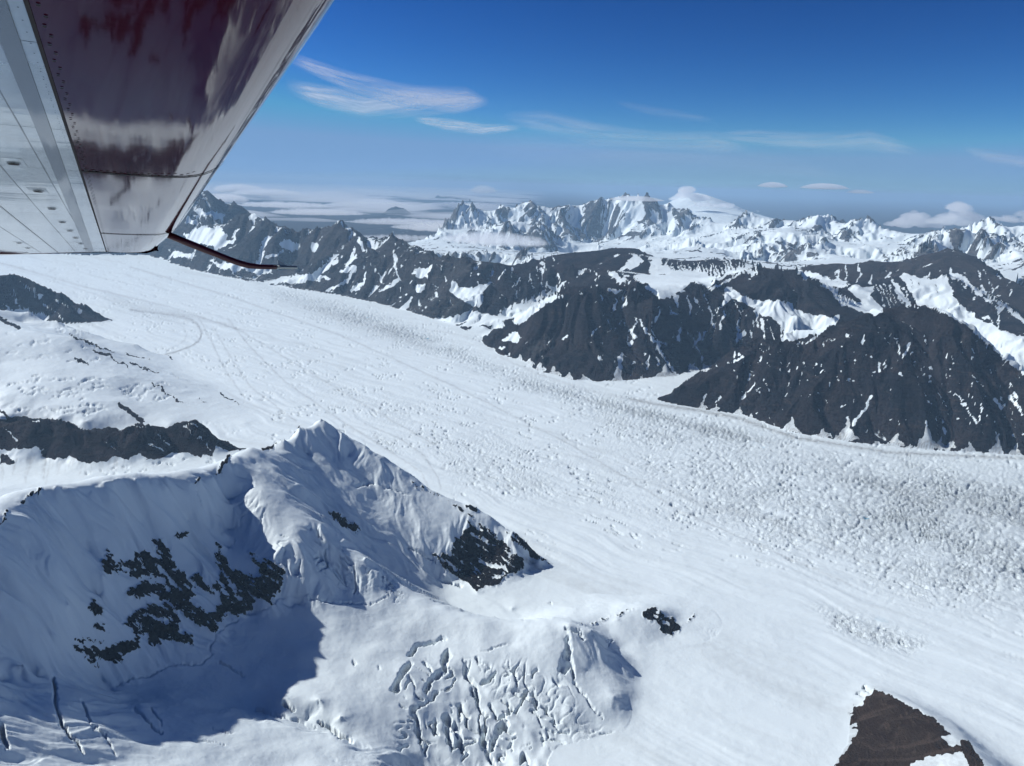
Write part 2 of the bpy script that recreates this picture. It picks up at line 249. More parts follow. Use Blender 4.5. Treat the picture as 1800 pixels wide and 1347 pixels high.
Ln('far', 'high_range', [(840, 428, 15900), (865, 405, 16500), (890, 394, 16900), (910, 390, 17000), (935, 396, 16800), (955, 412, 16400), (978, 441, 15600)])
Ln('far', 'high_range', [(1560, 466, 12200), (1600, 446, 12600), (1640, 418, 13200), (1662, 402, 13600), (1690, 404, 13700), (1730, 420, 13200), (1780, 440, 12800), (1820, 455, 12600), (1900, 470, 12400)])
Ln('far', 'high_range', [(1200, 445, 12800), (1260, 448, 12700), (1330, 462, 11800), (1400, 468, 11500), (1480, 450, 13200), (1550, 462, 12600)])
Ln('far', 'high_range', [(1180, 440, 13600), (1215, 432, 14000), (1240, 436, 13800), (1270, 440, 13600)])
Ln('far', 'high_range', [(760, 440, -1480), (850, 448, -1450), (960, 455, -1450), (1000, 452, -1440), (1120, 460, -1450), (1200, 470, -1400), (1350, 490, -1400), (1500, 490, -1400), (1700, 520, -1400), (1950, 540, -1400)], step=900)
Ln('far', 'summit_snowfield', [(1150, 372, 29000), (1172, 360, 29000), (1185, 352, 29000), (1200, 345, 29000), (1232, 340, 29000), (1262, 350, 29000), (1290, 360, 29000), (1320, 378, 28000)], back=0.4)
Ln('far', 'summit_snowfield', [(1190, 380, 24000), (1240, 390, 23500), (1300, 392, 23500)])
Ln('far', 'distant_hills', [(672, 378, 31000), (685, 366, 31500), (700, 364, 31500), (715, 370, 31500), (728, 380, 31000), (740, 383, 30000), (750, 386, 29000)], back=0.3)
Ln('far', 'distant_hills', [(640, 402, 24000), (680, 396, 24500), (720, 394, 24500), (745, 398, 24000), (770, 405, 23500)], back=0.3)
Ln('far', 'distant_hills', [(640, 418, -1430), (720, 420, -1430), (770, 420, -1430)], step=1500)
Ln('far', 'distant_plateau', [(755, 352, 62000), (772, 346, 62000), (800, 346, 62000), (835, 347, 62000), (852, 353, 60000), (870, 354, 58000), (890, 358, 55000), (905, 362, 52000)], back=0.2)

GR = {}
def solve_groups():
    for g, lst in PTS.items():
        A = np.array([(p[0], p[1], p[2]) for p in lst])/1000.0
        lab = [p[3] for p in lst]
        # drop near duplicates
        idx = []; kept = np.zeros((0, 2))
        for i, a in enumerate(A):
            if len(kept) and ((kept-a[:2])**2).sum(1).min() < (.006*math.hypot(a[0], a[1]))**2: continue
            idx.append(i); kept = np.vstack([kept, a[:2]])
        A = A[idx]; lab = [lab[i] for i in idx]
        XY = A[:, :2]; d = np.sqrt(((XY[:, None]-XY[None])**2).sum(-1))
        n = len(XY); K = np.zeros((n+3, n+3)); K[:n, :n] = d - np.eye(n)*0.0005
        K[:n, n] = 1; K[n, :n] = 1; K[:n, n+1:] = XY*0.05; K[n+1:, :n] = XY.T*0.05
        rhs = np.concatenate([A[:, 2], np.zeros(3)])
        w = np.linalg.solve(K, rhs)
        GR[g] = dict(xy=XY.astype(np.float32), w=w, lab=np.array(lab), n=n)
solve_groups()
LABS = sorted({p[3] for l in PTS.values() for p in l})
def eval_group(g, x, y):
    G = GR[g]; n = G['n']; out = np.empty(len(x), np.float32); near = np.empty(len(x), np.int32); md = np.empty(len(x), np.float32)
    labi = np.array([LABS.index(l) for l in G['lab']])
    X = (x/1000).astype(np.float32); Y = (y/1000).astype(np.float32); w = G['w'][:n].astype(np.float32)
    ch = max(1000, 12000000//n)
    for a in range(0, len(x), ch):
        dx = X[a:a+ch, None]-G['xy'][None, :, 0]; dy = Y[a:a+ch, None]-G['xy'][None, :, 1]
        dx *= dx; dy *= dy; dx += dy
        j = dx.argmin(1); near[a:a+ch] = labi[j]; md[a:a+ch] = np.sqrt(dx[np.arange(len(j)), j])
        np.sqrt(dx, out=dx)
        out[a:a+ch] = dx@w
    c = G['w'][n:]
    return (out+c[0]+c[1]*0.05*X+c[2]*0.05*Y)*1000, near, md*1000
RNG = {'fg': (0, 3700), 'left': (3200, 10500), 'right': (4300, 18500), 'far': (10500, 80000)}
FADE = {'fg': 450, 'left': 900, 'right': 1100, 'far': 2500}
AZ = {}
for g, G in GR.items():
    a = np.arctan2(G['xy'][:, 0], G['xy'][:, 1]); AZ[g] = (a.min()-.05, a.max()+.05)

def base_h(x, y):
    r = np.hypot(x, y)
    far = sstep(14000, 30000, r)
    h = ZG + 6*fbm(x/900, y/900, 3, 5) - 15*far
    # ground behind and beside the aircraft: rolling snow and peaks
    az = np.abs(np.arctan2(x, y))
    out = sstep(0.78, 1.3, az)*sstep(1500, 5000, r)
    return h + out*(350+650*ridged(x/5200, y/5200, 4, 77))
GAP = {}
def height(x, y):
    """smooth height, group id (-1 = base), label id"""
    h = base_h(x, y); gid = np.full(len(x), -1, np.int8); lab = np.full(len(x), -1, np.int16)
    r = np.hypot(x, y); az = np.arctan2(x, y)
    order = ['fg', 'left', 'right', 'far']; GAP['v'] = np.full(len(x), 99.0)
    for k, g in enumerate(order):
        m = (r > RNG[g][0]) & (r < RNG[g][1]) & (az > AZ[g][0]) & (az < AZ[g][1])
        i = np.nonzero(m)[0]
        if not len(i): continue
        z, nl, md = eval_group(g, x[i], y[i])
        z = z - np.maximum(0, md-FADE[g])*0.8
        b = z > h[i]
        if g in ('fg', 'left'):      # snow banks up against the glacier instead of meeting it in a crease
            kk = 16.0; q = np.clip(kk-np.abs(z-h[i]), 0, None)/kk; sm = np.maximum(z, h[i])+q*q*kk*.25
            GAP['v'][i] = np.minimum(GAP['v'][i], h[i]-z); h[i] = sm; gid[i[b]] = k; lab[i[b]] = nl[b]; continue
        j = i[b]; h[j] = z[b]; gid[j] = k; lab[j] = nl[b]
    return h, gid, lab

# ------------------------------------------------------------------ surface cover maps (snow, rock, dirt, crevasses)
RX0, RY0, RX1, RY1 = -260, 200, 2060, 1620
class Cover:
    def __init__(s):
        n = (RY1-RY0, RX1-RX0); s.val = np.zeros(n, np.float32); s.wt = np.zeros(n, np.float32)
    def box(s, P, m):
        x0 = int(max(RX0, P[:, 0].min()-m)); x1 = int(min(RX1-1, P[:, 0].max()+m+1))
        y0 = int(max(RY0, P[:, 1].min()-m)); y1 = int(min(RY1-1, P[:, 1].max()+m+1))
        X, Y = np.meshgrid(np.arange(x0, x1, dtype=np.float32), np.arange(y0, y1, dtype=np.float32))
        return x0, x1, y0, y1, X, Y
    def seg(s, X, Y, a, b):
        d = b-a; L = float(d@d)+1e-9
        t = np.clip(((X-a[0])*d[0]+(Y-a[1])*d[1])/L, 0, 1)
        return np.hypot(X-a[0]-t*d[0], Y-a[1]-t*d[1]), t
    def put(s, bx, w, v):
        x0, x1, y0, y1 = bx[:4]
        sl_ = (slice(y0-RY0, y1-RY0), slice(x0-RX0, x1-RX0))
        s.val[sl_] = s.val[sl_]*(1-w)+v*w; s.wt[sl_] = np.maximum(s.wt[sl_], w)
    def poly(s, v, pts, soft=3.0, str_=1.0):
        P = np.array(pts, np.float32); bx = s.box(P, soft*2); X, Y = bx[4], bx[5]
        ins = np.zeros(X.shape, bool); dm = np.full(X.shape, 1e9, np.float32)
        for a, b in zip(P, np.roll(P, -1, 0)):
            if a[1] != b[1]:
                c = ((a[1] > Y) != (b[1] > Y)) & (X < (b[0]-a[0])*(Y-a[1])/(b[1]-a[1])+a[0]); ins ^= c
            dm = np.minimum(dm, s.seg(X, Y, a, b)[0])
        sd = np.where(ins, dm, -dm)
        s.put(bx, np.clip(0.5+sd/(2*soft), 0, 1)*str_, v)
    def line(s, v, pts, w0, w1=None, soft=1.0, str_=1.0):
        w1 = w0 if w1 is None else w1
        P = np.array(pts, np.float32); bx = s.box(P, max(w0, w1)+soft*2); X, Y = bx[4], bx[5]
        m = np.zeros(X.shape, np.float32); n = len(P)-1
        for i in range(n):
            d, t = s.seg(X, Y, P[i], P[i+1]); w = w0+(w1-w0)*(i+t)/n
            m = np.maximum(m, np.clip(0.5+(w*0.5-d)/(2*soft), 0, 1))
        s.put(bx, m*str_, v)
    def at(s, px, py):
        x = np.clip(px-RX0, 0, RX1-RX0-2); y = np.clip(py-RY0, 0, RY1-RY0-2)
        i = x.astype(np.int32); j = y.astype(np.int32); fx = x-i; fy = y-j
        def f(A): return (A[j, i]*(1-fx)+A[j, i+1]*fx)*(1-fy)+(A[j+1, i]*(1-fx)+A[j+1, i+1]*fx)*fy
        return f(s.val), f(s.wt)
ROCK = {g: Cover() for g in ('fg', 'left', 'right', 'far')}
DIRT = {g: Cover() for g in ('fg', 'left', 'right', 'base')}
CREV = {g: Cover() for g in ('fg', 'left', 'base')}     # density of crevassing 0..1
CUT = {g: Cover() for g in ('fg', 'left')}              # depth in metres of single crevasses
rng = random.Random(4)

# foreground wall: rock bands showing through the snow
R = ROCK['fg']
for P in ([(180, 985), (190, 965), (205, 990), (232, 985), (240, 968), (262, 975), (285, 985), (280, 950), (300, 965), (312, 1000), (335, 1015), (345, 1045), (330, 1060), (300, 1050), (285, 1020), (255, 1015), (240, 1020), (215, 1005), (182, 1015)],
          [(240, 1025), (262, 1020), (300, 1035), (330, 1050), (360, 1075), (380, 1095), (375, 1110), (345, 1105), (330, 1085), (290, 1060), (265, 1048), (232, 1052), (215, 1048)],
          [(155, 1075), (165, 1050), (178, 1062), (184, 1085), (170, 1090)], [(158, 1095), (185, 1098), (190, 1112), (165, 1108)],
          [(215, 1092), (240, 1075), (262, 1062), (300, 1065), (320, 1085), (318, 1110), (340, 1118), (338, 1138), (300, 1132), (262, 1140), (258, 1118), (240, 1112), (228, 1102)],
          [(120, 1120), (160, 1124), (185, 1128), (175, 1134), (140, 1130)],
          [(130, 1138), (180, 1140), (215, 1128), (245, 1115), (250, 1140), (215, 1155), (225, 1165), (205, 1170), (170, 1162), (176, 1178), (150, 1165), (143, 1150)],
          [(375, 955), (385, 960), (400, 985), (420, 1010), (428, 1020), (448, 1058), (445, 1075), (420, 1085), (400, 1080), (378, 1112), (352, 1100), (340, 1082), (365, 1080), (390, 1062), (380, 1045), (350, 1040), (335, 1015), (350, 1010), (370, 1030), (385, 1020), (380, 990)],
          [(438, 972), (458, 985), (470, 984), (490, 990), (502, 1005), (497, 1030), (478, 1062), (462, 1060), (440, 1045), (420, 1020), (405, 1000), (420, 1005), (435, 1010), (455, 1015), (448, 990)],
          [(268, 950), (285, 948), (290, 965), (278, 972)], [(310, 935), (330, 940), (330, 948), (312, 944)],
          [(572, 896), (590, 900), (612, 912), (630, 925), (632, 943), (615, 938), (592, 922), (578, 908)]):
    R.poly(1.0, P, 6)
for P in ([(340, 985), (372, 1035)], [(360, 975), (400, 1050)], [(300, 1075), (335, 1090)], [(255, 1080), (300, 1095)], [(200, 1000), (235, 1003)], [(320, 1000), (360, 1060)], [(390, 1000), (420, 1055)], [(280, 1000), (320, 1040)]):
    R.line(0.1, P, 5, 7, 2, .9)
# right buttress
R.poly(1.0, [(757, 972), (790, 975), (800, 950), (822, 930), (824, 915), (850, 935), (880, 950), (905, 970), (925, 985), (915, 1005), (892, 1010), (880, 1028), (850, 1035), (838, 1042), (820, 1025), (800, 1015), (785, 1005), (772, 985)], 3)
R.line(0.05, [(845, 990), (885, 1000)], 5, 9, 2); R.line(0.05, [(790, 990), (800, 1000)], 5, 5, 2); R.line(0.15, [(840, 945), (870, 960)], 3, 3, 2); R.line(0.1, [(865, 1015), (885, 1010)], 5, 5, 2)
R.line(1.0, [(722, 848), (758, 866), (800, 890), (835, 915), (870, 945)], 7, 9, 3, .75); R.poly(1.0, [(815, 885), (838, 890), (845, 902), (828, 898)], 3)
R.poly(0.95, [(885, 930), (905, 937), (925, 950), (945, 968), (952, 985), (935, 985), (922, 970), (905, 955), (890, 942)], 3); R.line(1.0, [(952, 985), (970, 992)], 6, 3, 2)
R.poly(1.0, [(1130, 1075), (1145, 1068), (1160, 1072), (1180, 1088), (1198, 1100), (1190, 1112), (1178, 1120), (1165, 1112), (1150, 1095), (1128, 1085)], 3)
R.line(0.2, [(1150, 1082), (1172, 1098)], 3, 6, 2); R.line(1.0, [(1212, 1092), (1220, 1080), (1230, 1085)], 4, 4, 2, .9); R.line(1.0, [(1020, 1100), (1050, 1092), (1085, 1082), (1110, 1072)], 3, 3, 1.5, .8)
for P in ([(3, 922), (14, 900)], [(36, 888), (50, 872), (72, 862)], [(345, 850), (350, 842)], [(382, 834), (395, 815), (412, 792), (430, 787)], [(460, 790), (475, 787), (486, 778)], [(492, 772), (508, 765)], [(520, 756), (535, 742)]):
    R.line(1.0, P, 7, 6, 2)
R.poly(1.0, [(1537, 1210), (1560, 1220), (1600, 1242), (1640, 1262), (1660, 1280), (1686, 1300), (1690, 1320), (1690, 1420), (1440, 1420), (1462, 1347), (1480, 1325), (1495, 1310), (1500, 1285), (1490, 1270), (1498, 1255), (1500, 1240), (1515, 1240), (1525, 1225)], 2)
for k in range(46):
    t = rng.random(); y = 1245+t*115; x = 1502-(t*45 if t > .5 else t*12); R.line(1.0 if rng.random() < .6 else 0.0, [(x+6, y), (x-rng.uniform(6, 20), y+rng.uniform(4, 16))], 4, 1, 1.5, .8)
R.poly(0.0, [(1655, 1296), (1680, 1290), (1700, 1300), (1695, 1315), (1670, 1308)], 3); R.poly(0.0, [(1600, 1340), (1650, 1325), (1690, 1322), (1700, 1347), (1690, 1380), (1590, 1380)], 4, .75)
R.poly(1.0, [(1690, 1300), (1703, 1302), (1722, 1330), (1730, 1352), (1725, 1400), (1700, 1400), (1702, 1350), (1690, 1320)], 3)
D = DIRT['fg']
D.line(1.0, [(925, 985), (955, 1005), (1000, 1022)], 12, 8, 6, .8); D.line(1.0, [(930, 1000), (980, 1018)], 16, 10, 8, .5); D.line(0.8, [(900, 955), (940, 990)], 10, 8, 5, .5)
D.line(0.8, [(1180, 1115), (1205, 1140)], 6, 4, 4, .5); D.poly(0.6, [(790, 880), (860, 930), (900, 985), (850, 960)], 8, .35)
D.poly(.9, [(1537, 1200), (1600, 1232), (1700, 1300), (1750, 1420), (1420, 1420), (1455, 1347), (1480, 1300), (1482, 1240), (1510, 1215)], 12, .55)
# icefall crevasses of the dome
K = CUT['fg']
for P, w in (([(722, 1150), (735, 1132), (760, 1128), (782, 1122)], 7), ([(695, 1210), (705, 1185), (720, 1165)], 10), ([(785, 1150), (780, 1180), (760, 1195), (748, 1215)], 9), ([(818, 1165), (822, 1190), (838, 1210), (842, 1235)], 7),
             ([(735, 1245), (752, 1235), (770, 1218)], 6), ([(728, 1248), (735, 1275), (738, 1305)], 8), ([(762, 1270), (765, 1290)], 6), ([(785, 1262), (788, 1295), (795, 1322)], 10), ([(800, 1275), (808, 1300), (815, 1322)], 9), ([(808, 1240), (810, 1265)], 7),
             ([(850, 1285), (850, 1310), (862, 1335), (870, 1350)], 9), ([(885, 1272), (870, 1300), (862, 1320)], 9), ([(838, 1160), (850, 1172)], 5), ([(850, 1200), (865, 1190), (872, 1182)], 6), ([(905, 1180), (908, 1205)], 6), ([(945, 1175), (935, 1190)], 6),
             ([(892, 1235), (895, 1255)], 6), ([(925, 1215), (915, 1240), (905, 1250)], 5), ([(938, 1220), (945, 1245)], 6), ([(830, 1215), (845, 1245), (855, 1262)], 6), ([(862, 1240), (872, 1262)], 6), ([(955, 1240), (970, 1260), (980, 1282)], 5), ([(990, 1175), (998, 1150), (1000, 1120)], 12), ([(1000, 1155), (1010, 1190)], 8),
             ([(1010, 1200), (1035, 1235), (1060, 1265)], 4), ([(995, 1105), (1018, 1112), (1025, 1125)], 6), ([(745, 1165), (760, 1180)], 5), ([(950, 1290), (955, 1310)], 4), ([(893, 1310), (902, 1305)], 4), ([(890, 1130), (870, 1140), (840, 1148)], 2), ([(622, 1163), (628, 1168)], 4), ([(665, 1170), (668, 1176)], 4),
             # lower left slope
             ([(95, 1195), (97, 1235), (110, 1275), (148, 1325)], 5), ([(145, 1235), (160, 1275), (185, 1295), (205, 1328)], 4), ([(236, 1245), (265, 1275), (285, 1290)], 4), ([(265, 1245), (285, 1275)], 3), ([(370, 1280), (410, 1290)], 2), ([(345, 1306), (395, 1308)], 2),
             ([(500, 1238), (518, 1250)], 7), ([(560, 1268), (600, 1295), (620, 1305)], 5), ([(450, 1250), (500, 1260), (555, 1280)], 4), ([(0, 1275), (12, 1310)], 9),
             # bergschrunds
             ([(205, 1205), (225, 1190), (262, 1185), (300, 1170), (350, 1165), (372, 1150), (368, 1135), (385, 1110), (430, 1080), (470, 1070), (490, 1050), (540, 1045)], 3), ([(540, 1052), (600, 1062), (650, 1063), (680, 1050)], 3), ([(385, 1165), (430, 1188)], 3), ([(630, 855), (660, 850), (720, 870)], 4),
             ([(720, 960), (750, 975), (770, 990)], 5), ([(880, 1075), (920, 1090)], 3), ([(960, 1040), (968, 1062)], 3), ([(780, 1018), (810, 1032)], 5), ([(1068, 1135), (1078, 1125)], 3), ([(1180, 1270), (1170, 1290)], 3),
             # arcs lower right
             ([(1350, 1075), (1410, 1110), (1450, 1145), (1480, 1180), (1500, 1200)], 3), ([(1290, 1055), (1350, 1076)], 2), ([(1500, 1195), (1530, 1215)], 5), ([(1505, 1215), (1520, 1225)], 4)):
    K.line(15.0 if w > 4 else 8.0, P, w*(1.5 if w > 6 else 1.1), w*0.6, 1.6)
SER = Cover()
SER.poly(1.0, [(720, 1190), (770, 1160), (850, 1170), (930, 1170), (985, 1190), (1000, 1230), (1010, 1290), (1000, 1347), (1000, 1400), (700, 1400), (705, 1300), (700, 1230)], 22, 1.0)
SER.poly(1.0, [(1030, 1290), (1090, 1280), (1160, 1288), (1220, 1310), (1245, 1350), (1240, 1400), (1000, 1400)], 14, 1.0)
SER.poly(.8, [(470, 925), (560, 930), (620, 975), (690, 1010), (715, 1045), (690, 1060), (640, 1050), (560, 1040), (500, 1010), (470, 960)], 10, .8)
SER.poly(.6, [(330, 860), (420, 850), (480, 900), (470, 960), (400, 960), (350, 920)], 14, .6)
SER.poly(.7, [(800, 930), (850, 950), (900, 980), (830, 960)], 6, .3)
C_ = CREV['fg']
C_.poly(.5, [(1050, 1295), (1110, 1285), (1160, 1290), (1215, 1310), (1240, 1347), (1240, 1400), (1080, 1400), (1050, 1347)], 12, .9)
C_.poly(0.7, [(840, 1175), (900, 1165), (960, 1180), (1000, 1220), (1060, 1290), (1090, 1330), (1000, 1300), (950, 1250), (870, 1230)], 15, .55)
C_.poly(0.8, [(1240, 1110), (1300, 1105), (1380, 1150), (1440, 1190), (1420, 1200), (1340, 1180), (1280, 1160)], 15, .45)
C_.poly(0.6, [(560, 1320), (760, 1330), (850, 1340), (840, 1400), (640, 1400)], 15, .4)
C_.poly(0.6, [(800, 1330), (1000, 1340), (1000, 1400), (800, 1400)], 15, .3)
C_.poly(0.7, [(520, 960), (640, 1000), (700, 1020), (700, 1050), (600, 1030), (540, 1010)], 10, .35)
# left group
R = ROCK['left']
R.poly(0.0, [(-200, 740), (0, 800), (60, 795), (80, 806), (150, 822), (240, 818), (330, 805), (420, 795), (430, 900), (-200, 900)], 3, .85)
R.poly(1.0, [(-200, 728), (0, 738), (30, 732), (85, 735), (116, 740), (150, 755), (190, 750), (212, 760), (235, 745), (260, 746), (287, 757), (310, 743), (342, 736), (366, 749), (382, 768), (400, 777), (432, 788), (415, 793), (400, 792), (378, 785), (372, 800), (352, 802), (318, 795), (300, 800), (272, 808), (240, 800), (225, 808), (200, 805), (180, 813), (150, 815), (120, 803), (95, 808), (72, 800), (66, 788), (25, 790), (-200, 800)], 2)
R.poly(1.0, [(0, 795), (12, 800), (30, 815), (20, 820), (0, 815)], 3)
for P in ([(5, 750), (30, 775)], [(55, 740), (70, 742)], [(185, 778), (205, 792)], [(325, 752), (350, 772)], [(330, 745), (345, 748)], [(260, 780), (285, 790)], [(235, 750), (255, 752)], [(70, 795), (78, 788)], [(275, 762), (300, 785)], [(348, 765), (370, 790)]):
    R.line(0.1, P, 3, 4, 1.5, .8)
R.poly(1.0, [(-200, 440), (0, 483), (20, 482), (60, 498), (110, 512), (150, 536), (192, 561), (170, 566), (130, 562), (108, 570), (80, 552), (60, 550), (40, 545), (0, 545), (-200, 540)], 2)
for P in ([(15, 515), (38, 545)], [(25, 508), (30, 535)], [(40, 535), (52, 550)], [(30, 492), (60, 512), (75, 522)], [(45, 505), (70, 515)], [(95, 528), (120, 540)], [(60, 520), (95, 548)], [(8, 535), (15, 545)], [(98, 548), (110, 560)], [(134, 545), (142, 548)]):
    R.line(0.15, P, 3, 5, 1.5, .8)
for P, w in (([(0, 560), (20, 568), (35, 578)], 10), ([(122, 588), (150, 600), (200, 620)], 6), ([(162, 617), (190, 625), (225, 645)], 7), ([(230, 637), (262, 652), (280, 655)], 5), ([(133, 630), (155, 640)], 7), ([(220, 620), (245, 628), (265, 632)], 5), ([(210, 712), (230, 725), (250, 742)], 12), ([(268, 673), (285, 685), (300, 697), (335, 712)], 5), ([(385, 690), (400, 700), (428, 715)], 5), ([(350, 700), (368, 712)], 4), ([(295, 622), (305, 632)], 7), ([(300, 658), (360, 680), (372, 686)], 3), ([(0, 720), (15, 735)], 8)):
    R.line(1.0, P, w, w*.7, 2, .9)
K = CUT['left']
for i in range(64):
    x = rng.uniform(8, 165); y = rng.uniform(660, 730) if rng.random() < .7 else rng.uniform(575, 640)
    L = rng.uniform(8, 32); K.line(rng.uniform(7, 14), [(x, y), (x+L*.5, y-L*.12+rng.uniform(-2, 1)), (x+L, y-L*rng.uniform(0, .22))], 3.2, 1.4, 1)
for i in range(14):
    x = rng.uniform(210, 280); y = rng.uniform(672, 702); L = rng.uniform(10, 28); K.line(9, [(x, y+4), (x+L*.5, y-1), (x+L, y+rng.uniform(-5, 3))], 3, 1.5, 1)
for i in range(18):
    x = rng.uniform(150, 370); y = 824+rng.uniform(-8, 14)-(x-150)*.05; K.line(7, [(x, y), (x+rng.uniform(5, 12), y+rng.uniform(-2, 2))], 4, 2, 1)
D = DIRT['left']
for i in range(46):
    x = rng.uniform(-20, 240); y = 812+rng.uniform(-4, 4)-(8 if x > 170 else 0); D.line(.9, [(x, y-8), (x-6+rng.uniform(-3, 3), y+rng.uniform(10, 32)*(1.3 if x < 90 else .8))], 3, 1.5, 2, .7)
D.line(.7, [(-60, 560), (60, 566), (190, 566)], 5, 5, 4, .5)

# middle distance: snow on dark rock
R = ROCK['right']
R.poly(.95, [(1120, 524), (1150, 519), (1166, 523), (1190, 515), (1204, 510), (1218, 500), (1236, 508), (1262, 500), (1280, 500), (1275, 620), (1120, 620)], 2)
R.poly(.88, [(1172, 458), (1300, 456), (1325, 470), (1290, 482), (1262, 486), (1230, 480), (1180, 476)], 2)
def snow(*pts, v=0.0, s=1.6, st=1.0): R.poly(v, pts, s, st)
snow((1130, 506), (1165, 488), (1178, 480), (1228, 475), (1215, 496), (1203, 508), (1190, 512), (1165, 520), (1150, 517), (1140, 513))
snow((1140, 480), (1146, 455), (1155, 448), (1168, 470), (1180, 480), (1160, 480), (1150, 487))
snow((1222, 497), (1226, 483), (1240, 480), (1260, 492), (1250, 500), (1238, 505))
snow((1238, 508), (1262, 500), (1290, 485), (1250, 512)); snow((1262, 500), (1300, 480), (1302, 484), (1275, 498), st=.6)
snow((1278, 503), (1290, 508), (1300, 516), (1310, 522), (1325, 528), (1345, 528), (1388, 530), (1395, 543), (1420, 553), (1445, 556), (1472, 556), (1478, 560), (1470, 573), (1455, 574), (1445, 583), (1420, 590), (1395, 597), (1372, 600), (1380, 592), (1372, 570), (1355, 558), (1322, 548), (1330, 540), (1310, 535), (1285, 525), (1280, 530), (1272, 540), (1272, 520))
for x in range(1330, 1480, 7):
    y = 527+max(0, (x-1388))*.38; R.line(0.95, [(x, y-3), (x+3, y+rng.uniform(6, 14))], 2.6, 1, 1.5, .6)
snow((1400, 476), (1418, 478), (1440, 483), (1470, 498), (1490, 503), (1535, 505), (1530, 520), (1548, 540), (1556, 550), (1545, 555), (1530, 553), (1505, 544), (1480, 535), (1462, 515), (1455, 508), (1440, 498), (1412, 490))
R.poly(.9, [(1418, 485), (1440, 492), (1452, 500), (1440, 498), (1425, 492)], 2); R.poly(.85, [(1462, 503), (1490, 505), (1515, 533), (1500, 530), (1475, 518)], 2)
snow((1568, 490), (1582, 510), (1600, 535), (1592, 537), (1580, 518), (1570, 500)); snow((1582, 486), (1595, 482), (1615, 488), (1640, 492), (1662, 482), (1668, 495), (1675, 520), (1700, 545), (1725, 565), (1760, 578), (1800, 596), (1840, 610), (1900, 700), (1800, 660), (1745, 612), (1710, 580), (1660, 550), (1612, 533), (1600, 512))
for P in ([(1612, 495), (1626, 530)], [(1600, 490), (1606, 508)], [(1667, 540), (1682, 552)], [(1640, 500), (1655, 520)]): R.line(.9, P, 3, 2, 1.5, .8)
for P in ([(1727, 560), (1735, 557), (1745, 570)], [(1755, 540), (1755, 575)], [(1735, 525), (1753, 545)], [(1770, 535), (1756, 545)], [(1715, 512), (1735, 530)]): R.line(0, P, 3.5, 2, 1.3)
snow((1668, 480), (1690, 485), (1705, 498), (1740, 518), (1760, 530), (1800, 562), (1840, 590), (1800, 568), (1745, 526), (1700, 502), (1690, 492), (1670, 488))
for x in range(1540, 1600, 8): R.line(0, [(x, 500+(x-1540)*.1), (x+16, 540)], 2, 1.6, 1.2, .9)
for i in range(26):
    x = rng.uniform(1600, 1790); y = 450+abs(x-1670)*.35+rng.uniform(0, 45); R.line(0, [(x, y), (x+rng.uniform(-4, 5), y+rng.uniform(3, 14))], 2.4, 1.2, 1.2, .9)
snow((1430, 485), (1480, 493), (1500, 500), (1480, 500), (1440, 488), st=.6)
for P in ([(1471, 488), (1473, 470)], [(1486, 492), (1488, 465)], [(1504, 498), (1512, 478), (1506, 462)], [(1528, 500), (1532, 485)], [(1556, 490), (1565, 478)]): R.line(0, P, 2.2, 1.5, 1.2, .9)
for x in range(1150, 1330, 6): R.line(0.0, [(x+rng.uniform(-2, 2), 457+rng.uniform(0, 12)), (x+6, 478+rng.uniform(0, 8))], 1.6, 3.6, 1.3, .9)
snow((1160, 480), (1200, 478), (1230, 486), (1262, 488), (1300, 470), (1330, 464), (1290, 480), (1262, 494), (1230, 490), st=.8)
# far dark and middle ridges
snow((1085, 473), (1100, 465), (1118, 452), (1133, 458), (1115, 468), (1095, 478), s=2); snow((1068, 472), (1078, 478), (1090, 488), (1106, 495), (1085, 494), (1073, 482)); snow((1014, 470), (1020, 475), (1030, 476), (1017, 480)); snow((1067, 509), (1095, 510), (1080, 515), (1070, 514))
for P in ([(952, 462), (963, 476)], [(953, 473), (953, 505)], [(944, 470), (948, 480)], [(974, 453), (974, 461)], [(915, 490), (908, 500), (900, 505)], [(983, 485), (985, 496)], [(990, 500), (1000, 488)], [(876, 488), (890, 475)], [(903, 470), (898, 480)], [(930, 480), (935, 500)]): R.line(0, P, 2.4, 1.6, 1.2)
snow((792, 497), (800, 498), (815, 507), (832, 505), (845, 500), (866, 498), (852, 512), (850, 530), (842, 540), (828, 536), (815, 528), (800, 520), (792, 512))
for i in range(12):
    x = 870+i*10; y = 562-i*4.6; R.line(.15, [(x, y), (x+9, y-16)], 7, 2, 1.5, .95)
snow((800, 577), (830, 560), (860, 555), (890, 548), (915, 540), (945, 532), (980, 518), (979, 526), (950, 540), (915, 553), (880, 566), (850, 572), (820, 582))
snow((905, 555), (930, 545), (950, 538), (945, 548), (925, 565), (908, 570), (900, 565)); snow((863, 570), (885, 567), (890, 575), (875, 580), (862, 577)); snow((822, 580), (850, 575), (866, 580), (850, 594), (830, 590)); snow((880, 595), (905, 583), (918, 590), (908, 605), (895, 598), (882, 600)); snow((870, 610), (888, 612), (885, 616))
snow((760, 562), (800, 555), (830, 548), (860, 552), (800, 570)); R.poly(.95, [(790, 573), (830, 574), (820, 582), (800, 582)], 2)
snow((725, 478), (745, 470), (763, 468), (752, 480), (750, 492), (740, 488)); snow((727, 508), (745, 500), (752, 500), (740, 512), (730, 513)); snow((700, 543), (715, 532), (725, 520), (727, 525), (712, 545), (700, 552))
